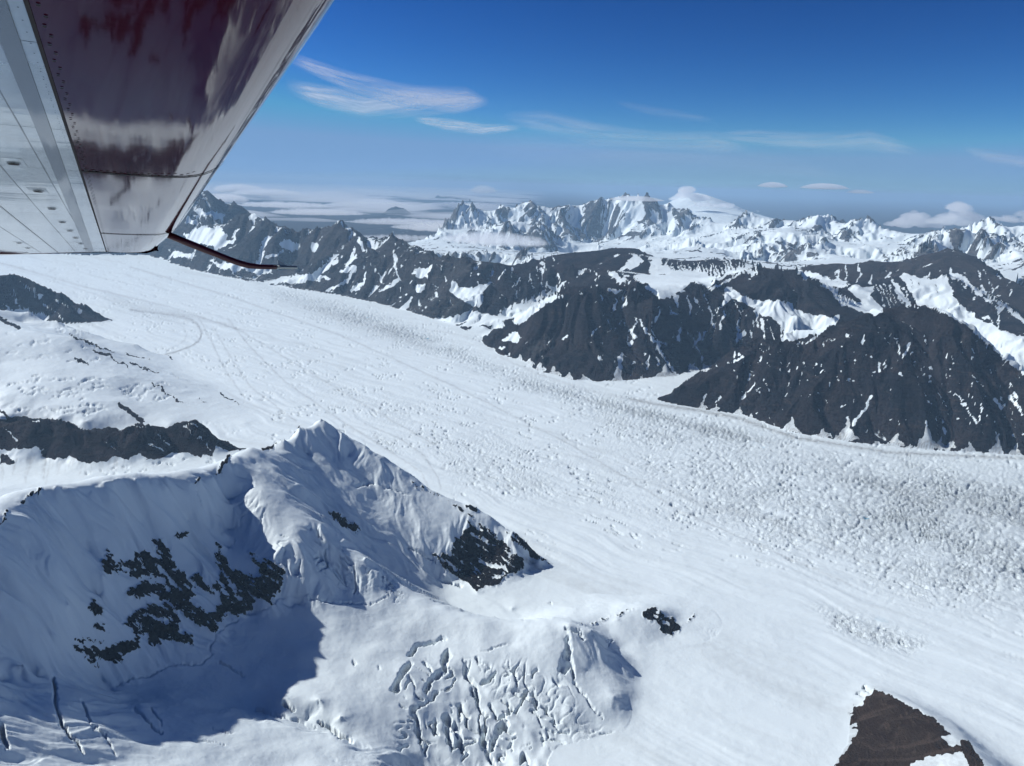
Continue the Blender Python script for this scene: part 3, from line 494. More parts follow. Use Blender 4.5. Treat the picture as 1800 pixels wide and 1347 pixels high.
# peaks along the far bank
for P, a, b in (([(622, 440), (615, 460), (605, 478)], 2.5, 7), ([(600, 478), (618, 472), (625, 470), (612, 492), (590, 505), (575, 510)], 6, 5), ([(642, 480), (638, 500), (620, 510)], 2.5, 7), ([(693, 446), (696, 470), (701, 488)], 3.5, 3), ([(701, 492), (690, 500), (668, 512)], 9, 5), ([(660, 470), (672, 495), (675, 500)], 2, 2),
                ([(590, 460), (570, 475), (545, 488)], 5, 9), ([(545, 488), (520, 490), (485, 495)], 14, 8), ([(560, 490), (580, 488)], 8, 3), ([(690, 408), (694, 412)], 4, 4), ([(588, 391), (595, 389), (612, 400), (632, 420)], 3, 2), ([(632, 422), (640, 440)], 3, 4), ([(550, 402), (556, 402)], 4, 3), ([(556, 492), (566, 485)], 3, 2),
                ([(440, 380), (452, 376), (462, 384)], 7, 5), ([(420, 400), (410, 425), (380, 435)], 3, 6)):
    R.line(0, P, a, b, 1.6)
for P in ((322, 412, 345, 400, 385, 400, 402, 415, 395, 425, 375, 435, 350, 430, 330, 425), (490, 428, 505, 422, 520, 430, 528, 435, 515, 442, 500, 436), (350, 370, 375, 372, 398, 378, 390, 385, 372, 382, 352, 375), (548, 425, 560, 432, 555, 442, 545, 436), (300, 440, 330, 445, 350, 448, 330, 455, 305, 452), (370, 460, 430, 465, 440, 475, 400, 475), (330, 380, 355, 392, 345, 398, 325, 392), (470, 448, 500, 442, 490, 450, 465, 456), (440, 470, 470, 465, 480, 480, 450, 482)):
    snow(*[(P[i], P[i+1]) for i in range(0, len(P), 2)], s=3, st=.95)
R.poly(.75, [(280, 470), (360, 480), (430, 488), (520, 500), (590, 512), (600, 518), (520, 508), (430, 498), (340, 480), (280, 465)], 3, .7)
# central massif: couloirs and aprons
for P, a, b in (([(1122, 560), (1142, 590), (1165, 625), (1190, 660)], 2.5, 5), ([(1145, 565), (1150, 590), (1160, 610)], 2, 3), ([(1093, 618), (1090, 640), (1085, 660)], 2.5, 12), ([(1118, 560), (1112, 580)], 3, 2), ([(1108, 582), (1116, 592)], 5, 4), ([(1197, 568), (1192, 590), (1188, 600)], 2, 3), ([(1231, 585), (1222, 605), (1235, 632)], 3.5, 2.5), ([(1243, 583), (1232, 596)], 2.5, 2.5), ([(1218, 590), (1224, 606)], 2, 3),
                ([(1187, 522), (1192, 540)], 10, 3), ([(1210, 522), (1212, 552)], 3.5, 4), ([(1160, 545), (1150, 565)], 2.5, 4), ([(1240, 520), (1252, 555), (1254, 575)], 2.5, 3), ([(1270, 545), (1268, 580)], 2, 5), ([(1180, 550), (1190, 553)], 3, 2), ([(1300, 560), (1295, 605)], 3, 4), ([(1306, 585), (1298, 598)], 8, 5), ([(1320, 580), (1322, 595)], 2, 2), ([(1338, 560), (1345, 595)], 5, 3), ([(1330, 555), (1332, 575)], 3, 3), ([(1356, 580), (1360, 595)], 2, 2), ([(1372, 565), (1375, 595)], 3, 3),
                ([(1272, 520), (1270, 540)], 3, 2), ([(1290, 530), (1302, 555)], 2, 2), ([(1055, 575), (1040, 592)], 2.5, 3), ([(998, 590), (990, 595)], 3, 4), ([(1085, 525), (1080, 545)], 2, 3), ([(1103, 520), (1096, 540)], 2, 3), ([(1050, 625), (1058, 635)], 4, 4), ([(1145, 625), (1135, 650)], 2, 3), ([(1155, 630), (1160, 640)], 2, 2), ([(1158, 598), (1170, 608)], 2, 2), ([(1222, 520), (1228, 540)], 2, 2)):
    R.line(0, P, a, b, 1.3)
def fan(x, y, w, h, g='right', up=None):
    """avalanche cone of dirty snow at the foot of a gully"""
    R.poly(.05, [(x, y-h), (x-w*.18, y-h*.45), (x-w*.5, y+2), (x, y+5), (x+w*.5, y+2), (x+w*.16, y-h*.4)], 1.4)
    for i in range(int(w/4)):
        xx = x-w*.42+i*4; DIRT['right'].line(.9, [(x+(xx-x)*.1, y-h*.85), (xx, y+3)], 1, 3.0, 1.2, 1.0)
for x, y, w, h in ((1235, 716, 20, 14), (1258, 720, 16, 10), (1300, 728, 20, 14), (1322, 735, 16, 10), (1392, 757, 34, 26), (1448, 766, 30, 16), (1490, 771, 40, 38), (1470, 772, 20, 10), (1575, 781, 36, 20), (1630, 786, 44, 40), (1655, 784, 22, 18), (1672, 786, 20, 16), (1705, 792, 30, 14), (1752, 796, 26, 34), (1785, 798, 24, 22), (1560, 782, 16, 8), (1540, 780, 18, 8), (1600, 785, 16, 6), (915, 630, 14, 10), (932, 640, 16, 10), (950, 648, 18, 12), (975, 658, 26, 18), (1000, 666, 22, 10), (1025, 669, 22, 10), (1088, 668, 22, 22), (1170, 662, 40, 22), (1218, 650, 18, 16), (1240, 648, 20, 12), (1130, 668, 12, 12)):
    fan(x, y, w, h)
for P, a, b in (([(1240, 686), (1236, 704)], 2, 3), ([(1266, 697), (1258, 712)], 4, 2), ([(1325, 678), (1306, 700)], 2, 3), ([(1533, 697), (1515, 725), (1500, 745)], 5, 6), ([(1280, 636), (1305, 629)], 2, 3), ([(1600, 602), (1588, 630)], 5, 4), ([(1580, 606), (1582, 625)], 2.5, 3), ([(1548, 642), (1545, 652)], 5, 5), ([(1612, 670), (1622, 690), (1640, 712)], 1.5, 2), ([(1692, 708), (1705, 730), (1716, 745)], 3, 5), ([(1725, 710), (1722, 740)], 2.5, 4), ([(1630, 742), (1628, 760)], 4, 4), ([(1710, 660), (1722, 675)], 3, 1.5), ([(1748, 700), (1760, 718)], 4, 7), ([(1775, 700), (1790, 715)], 5, 7), ([(1785, 690), (1795, 730)], 3, 3), ([(1440, 590), (1420, 602)], 2, 2), ([(1520, 590), (1512, 605)], 3, 2), ([(1580, 655), (1588, 662)], 5, 4), ([(1680, 690), (1700, 710)], 2, 2), ([(1650, 690), (1664, 715)], 1.5, 2)):
    R.line(0, P, a, b, 1.3)
for i in range(330):
    x = rng.uniform(1290, 1830); t = rng.random(); y0 = 545+abs(x-1610)*(.30 if x > 1610 else .16)+18; y = y0+t*(765-y0)
    if t > .55 and rng.random() < .6 and x < 1640: continue
    a = rng.uniform(-.9, .9); L = rng.uniform(1, 9)*rng.random()+1.5; R.line(0, [(x, y), (x+a*L, y+L)], rng.uniform(1.2, 3.4), rng.uniform(.8, 2), 1.1, .95)
for i in range(130):
    x = rng.uniform(900, 1380); t = rng.random(); y = 530+t*110; 
    if x < 1060 and rng.random() < .6: continue
    L = rng.uniform(1, 10)*rng.random()+1.5; R.line(0, [(x, y), (x+rng.uniform(-.8, .5)*L, y+L)], rng.uniform(1.2, 3), rng.uniform(.8, 1.8), 1.1, .95)
for i in range(150):
    x = rng.uniform(480, 1130); y = rng.uniform(410 if x < 800 else 475, 535); L = rng.uniform(1, 9)*rng.random()+1.5
    R.line(0, [(x, y), (x+rng.uniform(-.8, .6)*L, y+L)], rng.uniform(1.2, 3), rng.uniform(.8, 1.8), 1.1, .9)
# far range
R = ROCK['far']
R.poly(0.0, [(980, 440), (985, 425), (1030, 425), (1060, 432), (1110, 433), (1180, 425), (1185, 410), (1230, 420), (1280, 418), (1300, 432), (1330, 440), (1320, 450), (1260, 440), (1225, 432), (1180, 440), (1100, 442), (1000, 448)], 3, .9)
R.poly(0.0, [(1430, 440), (1450, 425), (1480, 432), (1520, 432), (1545, 425), (1560, 440), (1520, 462), (1480, 464), (1450, 452)], 4, .9)
R.poly(0.05, [(1360, 408), (1375, 400), (1400, 408), (1440, 415), (1460, 412), (1425, 425), (1385, 418), (1340, 432), (1300, 455), (1320, 430)], 4, .8)
R.poly(0.02, [(1412, 388), (1440, 377), (1465, 388), (1450, 394), (1425, 393)], 3); R.poly(0.05, [(1495, 400), (1520, 383), (1545, 398), (1535, 415), (1545, 440), (1530, 440), (1520, 410)], 4, .9); R.poly(0.05, [(1730, 400), (1800, 395), (1900, 400), (1900, 408), (1800, 404), (1745, 408)], 3)
R.poly(0.0, [(1650, 412), (1662, 408), (1672, 440), (1655, 440)], 4, .8); R.poly(0.03, [(1080, 345), (1120, 345), (1130, 370), (1110, 400), (1095, 372)], 8, .7); R.poly(0.03, [(1165, 372), (1180, 380), (1200, 410), (1180, 405)], 4, .8); R.poly(.05, [(1300, 385), (1318, 374), (1330, 384), (1310, 394)], 4, .8)
R.poly(.9, [(1560, 466), (1600, 446), (1640, 420), (1655, 440), (1640, 455), (1600, 460)], 4, .8); R.poly(.95, [(840, 430), (865, 408), (890, 398), (935, 400), (955, 415), (975, 440), (920, 440)], 5, .65)
R.poly(0, [(1720, 478), (1760, 475), (1830, 500), (1830, 530), (1790, 520)], 5, .9); R.poly(0, [(1560, 475), (1600, 460), (1640, 452), (1600, 470), (1575, 482)], 3, .8)
# main glacier
C_ = CREV['base']
C_.poly(.55, [(1100, 700), (1400, 775), (1900, 830), (1900, 1120), (1650, 1080), (1400, 1000), (1200, 900), (1100, 800), (1000, 740)], 60)
C_.poly(1.0, [(1480, 780), (1900, 840), (1900, 1020), (1700, 980), (1500, 900), (1400, 830)], 60, .9)
C_.poly(.75, [(420, 480), (520, 512), (600, 530), (700, 560), (800, 600), (900, 650), (1060, 690), (1200, 722), (1400, 775), (1300, 790), (1100, 740), (900, 680), (760, 620), (600, 570), (480, 520)], 14)
C_.poly(.7, [(760, 790), (860, 780), (960, 830), (1000, 880), (900, 880), (800, 850)], 25, .8)
C_.poly(.6, [(650, 745), (690, 780), (720, 800), (690, 800), (650, 765)], 8, .8)
C_.poly(.85, [(1420, 1060), (1500, 1075), (1570, 1100), (1640, 1130), (1600, 1150), (1540, 1140), (1460, 1110)], 16, .9)
C_.poly(.55, [(400, 600), (900, 700), (1100, 800), (1300, 960), (1100, 950), (800, 850), (500, 700)], 60, .6)
C_.poly(.6, [(180, 520), (270, 545), (340, 555), (300, 570), (200, 545)], 10, .7)
D = DIRT['base']
D.poly(.5, [(1450, 830), (1650, 850), (1900, 900), (1900, 960), (1700, 935), (1500, 880)], 45, .55)
D.poly(.35, [(480, 515), (620, 545), (760, 600), (760, 625), (600, 575), (480, 530)], 16, .8)
D.line(1.0, [(1110, 702), (1160, 712), (1230, 722), (1300, 736), (1400, 770), (1480, 782), (1560, 795), (1660, 800), (1800, 806)], 7, 6, 3, .75)
D.line(.9, [(880, 628), (940, 655), (1000, 676), (1050, 690), (1110, 702)], 3, 4, 3, .6)
for P in ([(0, 462), (150, 505), (300, 540), (420, 580), (520, 640), (620, 700), (760, 780)], [(230, 470), (400, 520), (600, 590), (800, 680), (1000, 780), (1200, 900), (1500, 1030)], [(350, 560), (372, 600), (395, 650), (430, 700)], [(375, 575), (400, 620), (440, 680), (520, 740)], [(400, 560), (440, 610), (500, 670), (600, 740), (680, 790), (740, 830), (755, 860)], [(640, 745), (700, 770), (745, 800), (770, 840), (775, 860)]):
    D.line(.8, P, 2.6, 2.6, 1.8, .75)
D.line(.95, [(230, 545), (262, 549), (295, 553), (320, 557), (336, 562), (347, 570), (353, 580), (354, 590), (349, 600), (338, 608), (322, 614), (305, 620), (292, 623)], 4, 4, 1.8, .8)
D.line(.8, [(258, 557), (285, 561), (308, 566), (322, 574), (329, 584), (326, 596), (314, 606), (296, 614)], 2.4, 2.4, 1.8, .6)
D.line(.5, [(190, 520), (260, 545), (330, 560)], 14, 16, 8, .6); D.line(.6, [(0, 465), (80, 490), (160, 515), (240, 545)], 2, 3, 1.5, .6)
D.line(.5, [(100, 520), (180, 540), (250, 552)], 3, 3, 2, .5)

# ------------------------------------------------------------------ terrain grid (finer where slopes face the valley view)
TH0, TH1 = -0.74, 0.74
NT, NV = 1200, 1070
RMIN, RMAX = 640.0, 260000.0
def project(x, y, z):
    cx_ = x*RV[0]+y*RV[1]+z*RV[2]; cy_ = x*UV[0]+y*UV[1]+z*UV[2]; cz = x*fw[0]+y*fw[1]+z*fw[2]
    cz = np.maximum(cz, 1.0)
    return CX+FPX*cx_/cz, CY-FPX*cy_/cz
def make_rows():
    nt, nr = 230, 900
    th = np.linspace(TH0, TH1, nt); lr = np.linspace(math.log(RMIN), math.log(RMAX), nr); r = np.exp(lr)
    T, Rr = np.meshgrid(th, r)
    h, _, _ = height((np.sin(T)*Rr).ravel(), (np.cos(T)*Rr).ravel())
    h = h.reshape(nr, nt); e = np.arctan2(h, Rr)
    cm = np.maximum.accumulate(e, 0); vis = (e[1:] >= cm[1:]-1e-4).astype(float)
    de = np.abs(np.diff(e, axis=0))
    k = np.ones(9)/9
    vis = np.apply_along_axis(lambda c: np.convolve(c, k, 'same'), 0, vis)
    m = de/0.00105*(0.10+0.9*vis) + (np.diff(lr)[:, None]/0.0012)/14
    m *= 1
    k2 = np.exp(-np.linspace(-2, 2, 9)**2); k2 /= k2.sum()
    cum = np.vstack([np.zeros(nt), np.cumsum(m, 0)]); cum /= cum[-1]
    v = np.linspace(0, 1, NV); out = np.empty((NV, nt))
    for i in range(nt): out[:, i] = np.interp(v, cum[:, i], lr)
    pad = np.pad(out, ((0, 0), (4, 4)), 'edge')
    out = sum(pad[:, i:i+nt]*k2[i] for i in range(9))
    TH = np.linspace(TH0, TH1, NT); f = (TH-TH0)/(TH1-TH0)*(nt-1); i0 = np.minimum(f.astype(int), nt-2); ff = f-i0
    return np.exp(out[:, i0]*(1-ff)+out[:, i0+1]*ff), TH
def grads(H, X, Y):
    Hu, Hv = np.gradient(H); Xu, Xv = np.gradient(X); Yu, Yv = np.gradient(Y)
    det = Xu*Yv-Xv*Yu; det = np.where(np.abs(det) < 1e-6, 1e-6, det)
    return (Hu*Yv-Hv*Yu)/det, (Hv*Xu-Hu*Xv)/det
# label: (erosion amplitude factor, erosion scale m, rock base level, extra roughness)
LP = {'peak': (1.0, 120, .02, 3), 'moraine': (.9, 70, .15, 5), 'dark_ridge': (1, 420, .80, 14), 'snow_shoulder': (.16, 420, .04, 8), 'rock_ridge': (1.0, 190, .75, 10), 'tributary': (.1, 200, .03, 4),
      'rock_massif': (1.5, 430, .93, 16), 'central_massif': (1.6, 430, .92, 18), 'snowy_ridge': (1.4, 300, .86, 14), 'brown_ridge': (.9, 500, .80, 18), 'snow_plateau': (.1, 300, .05, 5), 'fluted_wall': (1.8, 220, .72, 14),
      'far_dark_ridge': (.9, 500, .88, 16), 'middle_ridge': (1.5, 480, .84, 18), 'triangle_peaks': (1.5, 620, .76, 30), 'blue_peaks': (1.1, 800, .70, 30), 'high_range': (2.4, 700, .36, 75), 'summit_snowfield': (.35, 1200, .12, 30), 'distant_hills': (.8, 1500, .85, 30), 'distant_plateau': (.8, 3000, .85, 50)}
def cover_at(cov, px, py): return cov.at(px, py)
def detail(X, Y, H, gid, lab):
    """adds relief and returns height plus the cover channels rock, dirt, crevasse"""
    shp = X.shape; x = X.ravel(); y = Y.ravel(); h = H.ravel().astype(np.float64).copy(); gid = gid.ravel(); lab = lab.ravel()
    gx, gy = grads(H, X, Y); gx = gx.ravel(); gy = gy.ravel()
    r = np.hypot(x, y)
    rock = np.zeros(len(x), np.float32); dirt = np.zeros(len(x), np.float32); crev = np.zeros(len(x), np.float32); tone = np.full(len(x), .5, np.float32)
    px0, py0 = project(x, y, h)
    names = ['fg', 'left', 'right', 'far']
    tabl = np.array([[LP.get(l, (0, 300, 0, 5))[k] for l in LABS] for k in range(4)])
    inview = True
    for k, g in enumerate(names):
        i = np.nonzero(gid == k)[0]
        if not len(i): continue
        xi, yi, hi = x[i], y[i], h[i]; gxi, gyi = gx[i].copy(), gy[i].copy(); li = lab[i]
        sl0 = np.hypot(gxi, gyi); a0 = tabl[0][li]; rk = tabl[2][li]; ro = tabl[3][li]
        edge = sstep(0, {'fg': 25, 'left': 40, 'right': 60, 'far': 150}[g], hi-base_h(xi, yi))
        gsum = np.zeros(len(i)); jag = ridged(xi/(ro*22), yi/(ro*22), 4, 60+k)
        for scv in np.unique(tabl[1][li]):
            jj = np.nonzero(tabl[1][li] == scv)[0]; sc = scv; amp = .075 if g != 'fg' else .085; dec = .6 if g != 'far' else .85; no = 5 if g == 'right' else 4
            G1, G2 = gxi[jj], gyi[jj]; acc = np.zeros(len(jj)); tot = np.zeros(len(jj))
            wx = fbm(xi[jj]/(scv*1.3), yi[jj]/(scv*1.3), 2, 91)*scv*.5; wy = fbm(xi[jj]/(scv*1.3)+40, yi[jj]/(scv*1.3), 2, 92)*scv*.5
            for o in range(no):
                c, dx, dy = gully(xi[jj]+wx, yi[jj]+wy, G1, G2, sc, 30+o)
                m = (sstep(.12, .5, sl0[jj]) if g != 'fg' else sstep(.4, .9, sl0[jj]))*a0[jj]*sc*amp
                acc += c*m; tot += c*(dec**o); G1 = G1+dx*m*.8; G2 = G2+dy*m*.8; sc *= .5
            hi[jj] += acc*edge[jj]; gsum[jj] = tot
        hi = hi + edge*ro*(jag-.45)*np.clip(sl0*2.2, .1, 1.3)*(1 if g != 'fg' else .5)
        if g == 'far': hi = hi + edge*(100*(ridged(xi/620, yi/620, 4, 12, .6)-.42))*np.clip(sl0*2, 0, 1)*(LABS.index('high_range') == li)
        h[i] = hi
        tone[i] = np.clip(.5-gsum*.28, 0, 1)
        n1 = fbm(xi/(scv*.9), yi/(scv*.9), 5, 21)
        px, py = project(xi, yi, hi)
        wxp = 4*perlin(px/14, py/14, 7)+2*perlin(px/5, py/5, 8)+1.2*perlin(px/2.3, py/2.3, 18); wyp = 4*perlin(px/14+30, py/14, 9)+2*perlin(px/5, py/5+30, 10)+1.2*perlin(px/2.3+9, py/2.3, 19)
        wk = 1.0 if g != 'far' else .6
        base = rk + .30*gsum*(rk > .3)*np.where(rk < .8, 1.0, .30)*(1.25 if g == 'far' else 1) + (.42 if g != 'far' else .25)*n1*np.where(rk > .3, np.where(rk < .8, 1.0, .35), .05) + .25*(np.clip(sl0, 0, 1.2)-.55)*(rk > .3)
        v, w = ROCK[g].at(px+wxp*wk, py+wyp*wk)
        rr = base*(1-w)+v*w
        if g == 'fg':      # broken bands: snow lies on every ledge of the wall
            q1 = (px*.8+py*.6); q2 = (-.6*px+.8*py)
            fr = fbm(q1/30, q2/7, 5, 131, .6)+.35*perlin(q1/7, q2/2.6, 137); notm = lab[i] != LABS.index('moraine')
            rr = rr+notm*sstep(.0, .25, w*v)*(1.6*fr-.03)*(w*v > .02)
        else:
            amt = np.array([{'triangle_peaks': 1.0, 'middle_ridge': .75, 'central_massif': .75, 'rock_massif': .6, 'far_dark_ridge': .4, 'brown_ridge': .7, 'dark_ridge': .6, 'rock_ridge': .4, 'blue_peaks': .8, 'snowy_ridge': .5, 'fluted_wall': .8}.get(l, 0) for l in LABS])[li]
            n2 = fbm(xi/150, yi/150, 4, 143)
            rr = rr-amt*sstep(.25, 1.0, -gsum/1.4)*sstep(.02, .25, n2)*.75
        rock[i] = rr
        if g in DIRT:
            v, w = DIRT[g].at(px+wxp*.5, py+wyp*.5); dirt[i] = v*w
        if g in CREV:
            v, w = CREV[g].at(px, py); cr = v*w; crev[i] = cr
            s_ = (-.74*xi+.67*yi); t_ = (.67*xi+.74*yi)
            A = perlin(s_/26+.6*perlin(s_/80, t_/80, 3), t_/44, 51); B = perlin(xi/18, yi/18, 52)
            h[i] -= cr*(15*sstep(.20, .02, np.abs(A))+9*np.maximum(0, B))
            v, w = CUT[g].at(px+wxp*.9, py+wyp*.9); h[i] -= 1.35*v*w*np.clip(.8+.9*fbm(xi/30, yi/30, 2, 99), .25, 1.6)
            crev[i] = np.maximum(crev[i], np.clip(w*v/12, 0, 1)*.0)
            if g == 'fg':
                v, w = SER.at(px, py); sr = v*w*(1-np.clip(rr, 0, 1))
                wq = 34*fbm(xi/110, yi/110, 3, 201); gate = sstep(-.12, .22, fbm(xi/95, yi/95, 3, 202)); act = sstep(-.10, .16, fbm(xi/70+9, yi/110, 3, 206))
                P1 = perlin((xi+wq)/33, (yi-wq)/125, 203); P2 = perlin((xi-wq)/85, (yi+wq)/34, 204)
                crk = np.maximum(sstep(.115, .03, np.abs(P1))*gate, sstep(.09, .02, np.abs(P2))*(1-gate)*.9)*act
                h[i] += sr*(8*fbm(xi/52, yi/60, 2, 205)-25*crk)
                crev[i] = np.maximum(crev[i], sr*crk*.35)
            # soft drift forms on the snow
            sn = 1-np.clip(rr, 0, 1)
            if g == 'fg': h[i] += sn*sstep(0, 14, hi-base_h(xi, yi))*(8*fbm(xi/130, yi/130, 2, 70)+.7*fbm(xi/26, yi/26, 3, 71))
            if g == 'fg': h[i] += np.clip(rr, 0, 1)*(7*ridged(xi/24, yi/24, 4, 75, .6)+1.5)*(lab[i] != LABS.index('moraine'))
    i = np.nonzero(gid < 0)[0]; xi, yi, hi = x[i], y[i], h[i]
    px, py = px0[i], py0[i]
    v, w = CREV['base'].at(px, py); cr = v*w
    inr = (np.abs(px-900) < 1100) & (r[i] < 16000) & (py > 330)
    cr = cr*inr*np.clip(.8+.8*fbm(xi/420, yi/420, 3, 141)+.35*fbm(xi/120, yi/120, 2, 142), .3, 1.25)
    s_ = (-.74*xi+.67*yi); t_ = (.67*xi+.74*yi)
    wv = 60*fbm(xi/420, yi/420, 2, 33)
    A = perlin(s_/80, (t_+wv)/21, 41); B = perlin((s_+wv*.5)/26, (t_+wv)/60, 42); E_ = ridged(xi/34, yi/34, 2, 43)
    d = cr*(-10*sstep(.2, .02, np.abs(A)) - 5*sstep(.16, .0, np.abs(B))*sstep(.5, .9, cr) + 5*(E_-.5))
    d += 3.0*perlin((t_+wv)/55, s_/900, 44)*inr*(1-cr*.6) + 1.4*perlin((t_+wv*1.4)/22, s_/420, 46)*inr
    # sparse single crevasses on the smooth ice
    sp = perlin(s_/62, (t_+wv)/15, 48); spm = sstep(.18, .5, fbm(xi/300, yi/300, 2, 49)+.16+cr)*np.maximum(sstep(2500, 3300, r[i]), sstep(.1, .4, cr))
    d -= 9*sstep(.42, .55, sp)*spm*inr; spk = sstep(.42, .55, sp)*spm*inr*sstep(900, 1800, r[i])
    h[i] = hi+d*sstep(0, 22, GAP['v'][i])
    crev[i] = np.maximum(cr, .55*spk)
    v, w = DIRT['base'].at(px+1.5*perlin(px/6, py/6, 5), py+1.0*perlin(px/5, py/5, 6)); dirt[i] = np.clip(v*w*1.15 + .08*cr*sstep(.5, .9, v*0+cr) + .16*sstep(.1, .5, fbm((t_+wv*1.5)/130, s_/3200, 4, 150)), 0, 1)*inr
    out = sstep(0.78, 1.3, np.abs(np.arctan2(xi, yi)))*sstep(1500, 5000, r[i]); rock[i] = out*sstep(-900, -600, hi)*.8*(ridged(xi/900, yi/900, 3, 15) > .35)
    # land under the distant cloud
    rock[i] = np.maximum(rock[i], sstep(17000, 21000, r[i])*.9)
    azi = np.arctan2(xi, yi); rock[i] = np.maximum(rock[i], .95*sstep(14300, 14900, r[i]+900*fbm(xi/900, yi/900, 3, 14))*sstep(0.09, .02, azi)*sstep(-.22, -.15, azi))
    return h.reshape(shp), rock.reshape(shp), dirt.reshape(shp), crev.reshape(shp), tone.reshape(shp)

def build_terrain():
    Rr, TH = make_rows()
    X = np.sin(TH)[None]*Rr; Y = np.cos(TH)[None]*Rr
    h, gid, lab = height(X.ravel(), Y.ravel())
    H = h.reshape(X.shape)
    H2, rock, dirt, crev, tone = detail(X, Y, H, gid.reshape(X.shape), lab.reshape(X.shape))
    return X, Y, H2, lab.reshape(X.shape), rock, dirt, crev, tone

# ------------------------------------------------------------------ materials
def mat(name):
    m = bpy.data.materials.new(name); m.use_nodes = True; n = m.node_tree; n.nodes.clear()
    out = n.nodes.new('ShaderNodeOutputMaterial'); return m, n, out
def N(n, t, **kw):
    o = n.nodes.new(t)
    for k, v in kw.items():
        if k.startswith('i_'):
            key = k[2:]; key = int(key) if key.isdigit() else key.replace('_', ' ')
            o.inputs[key].default_value = v
        else: setattr(o, k, v)
    return o
def rampv(n, src, a, b, lo=0.0, hi=1.0, smooth=True):
    m = n.nodes.new('ShaderNodeMapRange'); m.interpolation_type = 'SMOOTHSTEP' if smooth else 'LINEAR'
    m.inputs['From Min'].default_value = a; m.inputs['From Max'].default_value = b; m.inputs['To Min'].default_value = lo; m.inputs['To Max'].default_value = hi
    n.links.new(src, m.inputs['Value']); return m.outputs[0]
def mth(n, op, a, b=None, c=None):
    m = n.nodes.new('ShaderNodeMath'); m.operation = op
    for i, v in enumerate((a, b, c)):
        if v is None: continue
        if isinstance(v, (int, float)): m.inputs[i].default_value = v
        else: n.links.new(v, m.inputs[i])
    return m.outputs[0]
def mixc(n, f, a, b):
    m = n.nodes.new('ShaderNodeMix'); m.data_type = 'RGBA'
    for s, v in ((m.inputs[0], f), (m.inputs[6], a), (m.inputs[7], b)):
        if isinstance(v, (int, float)): s.default_value = v
        elif isinstance(v, tuple): s.default_value = (*v, 1)
        else: n.links.new(v, s)
    return m.outputs[2]
def noise(n, vec, sc, det=5, rough=.55, dist=0.0):
    t = N(n, 'ShaderNodeTexNoise'); t.inputs['Scale'].default_value = sc; t.inputs['Detail'].default_value = det; t.inputs['Roughness'].default_value = rough; t.inputs['Distortion'].default_value = dist
    n.links.new(vec, t.inputs['Vector']); return t.outputs[0]
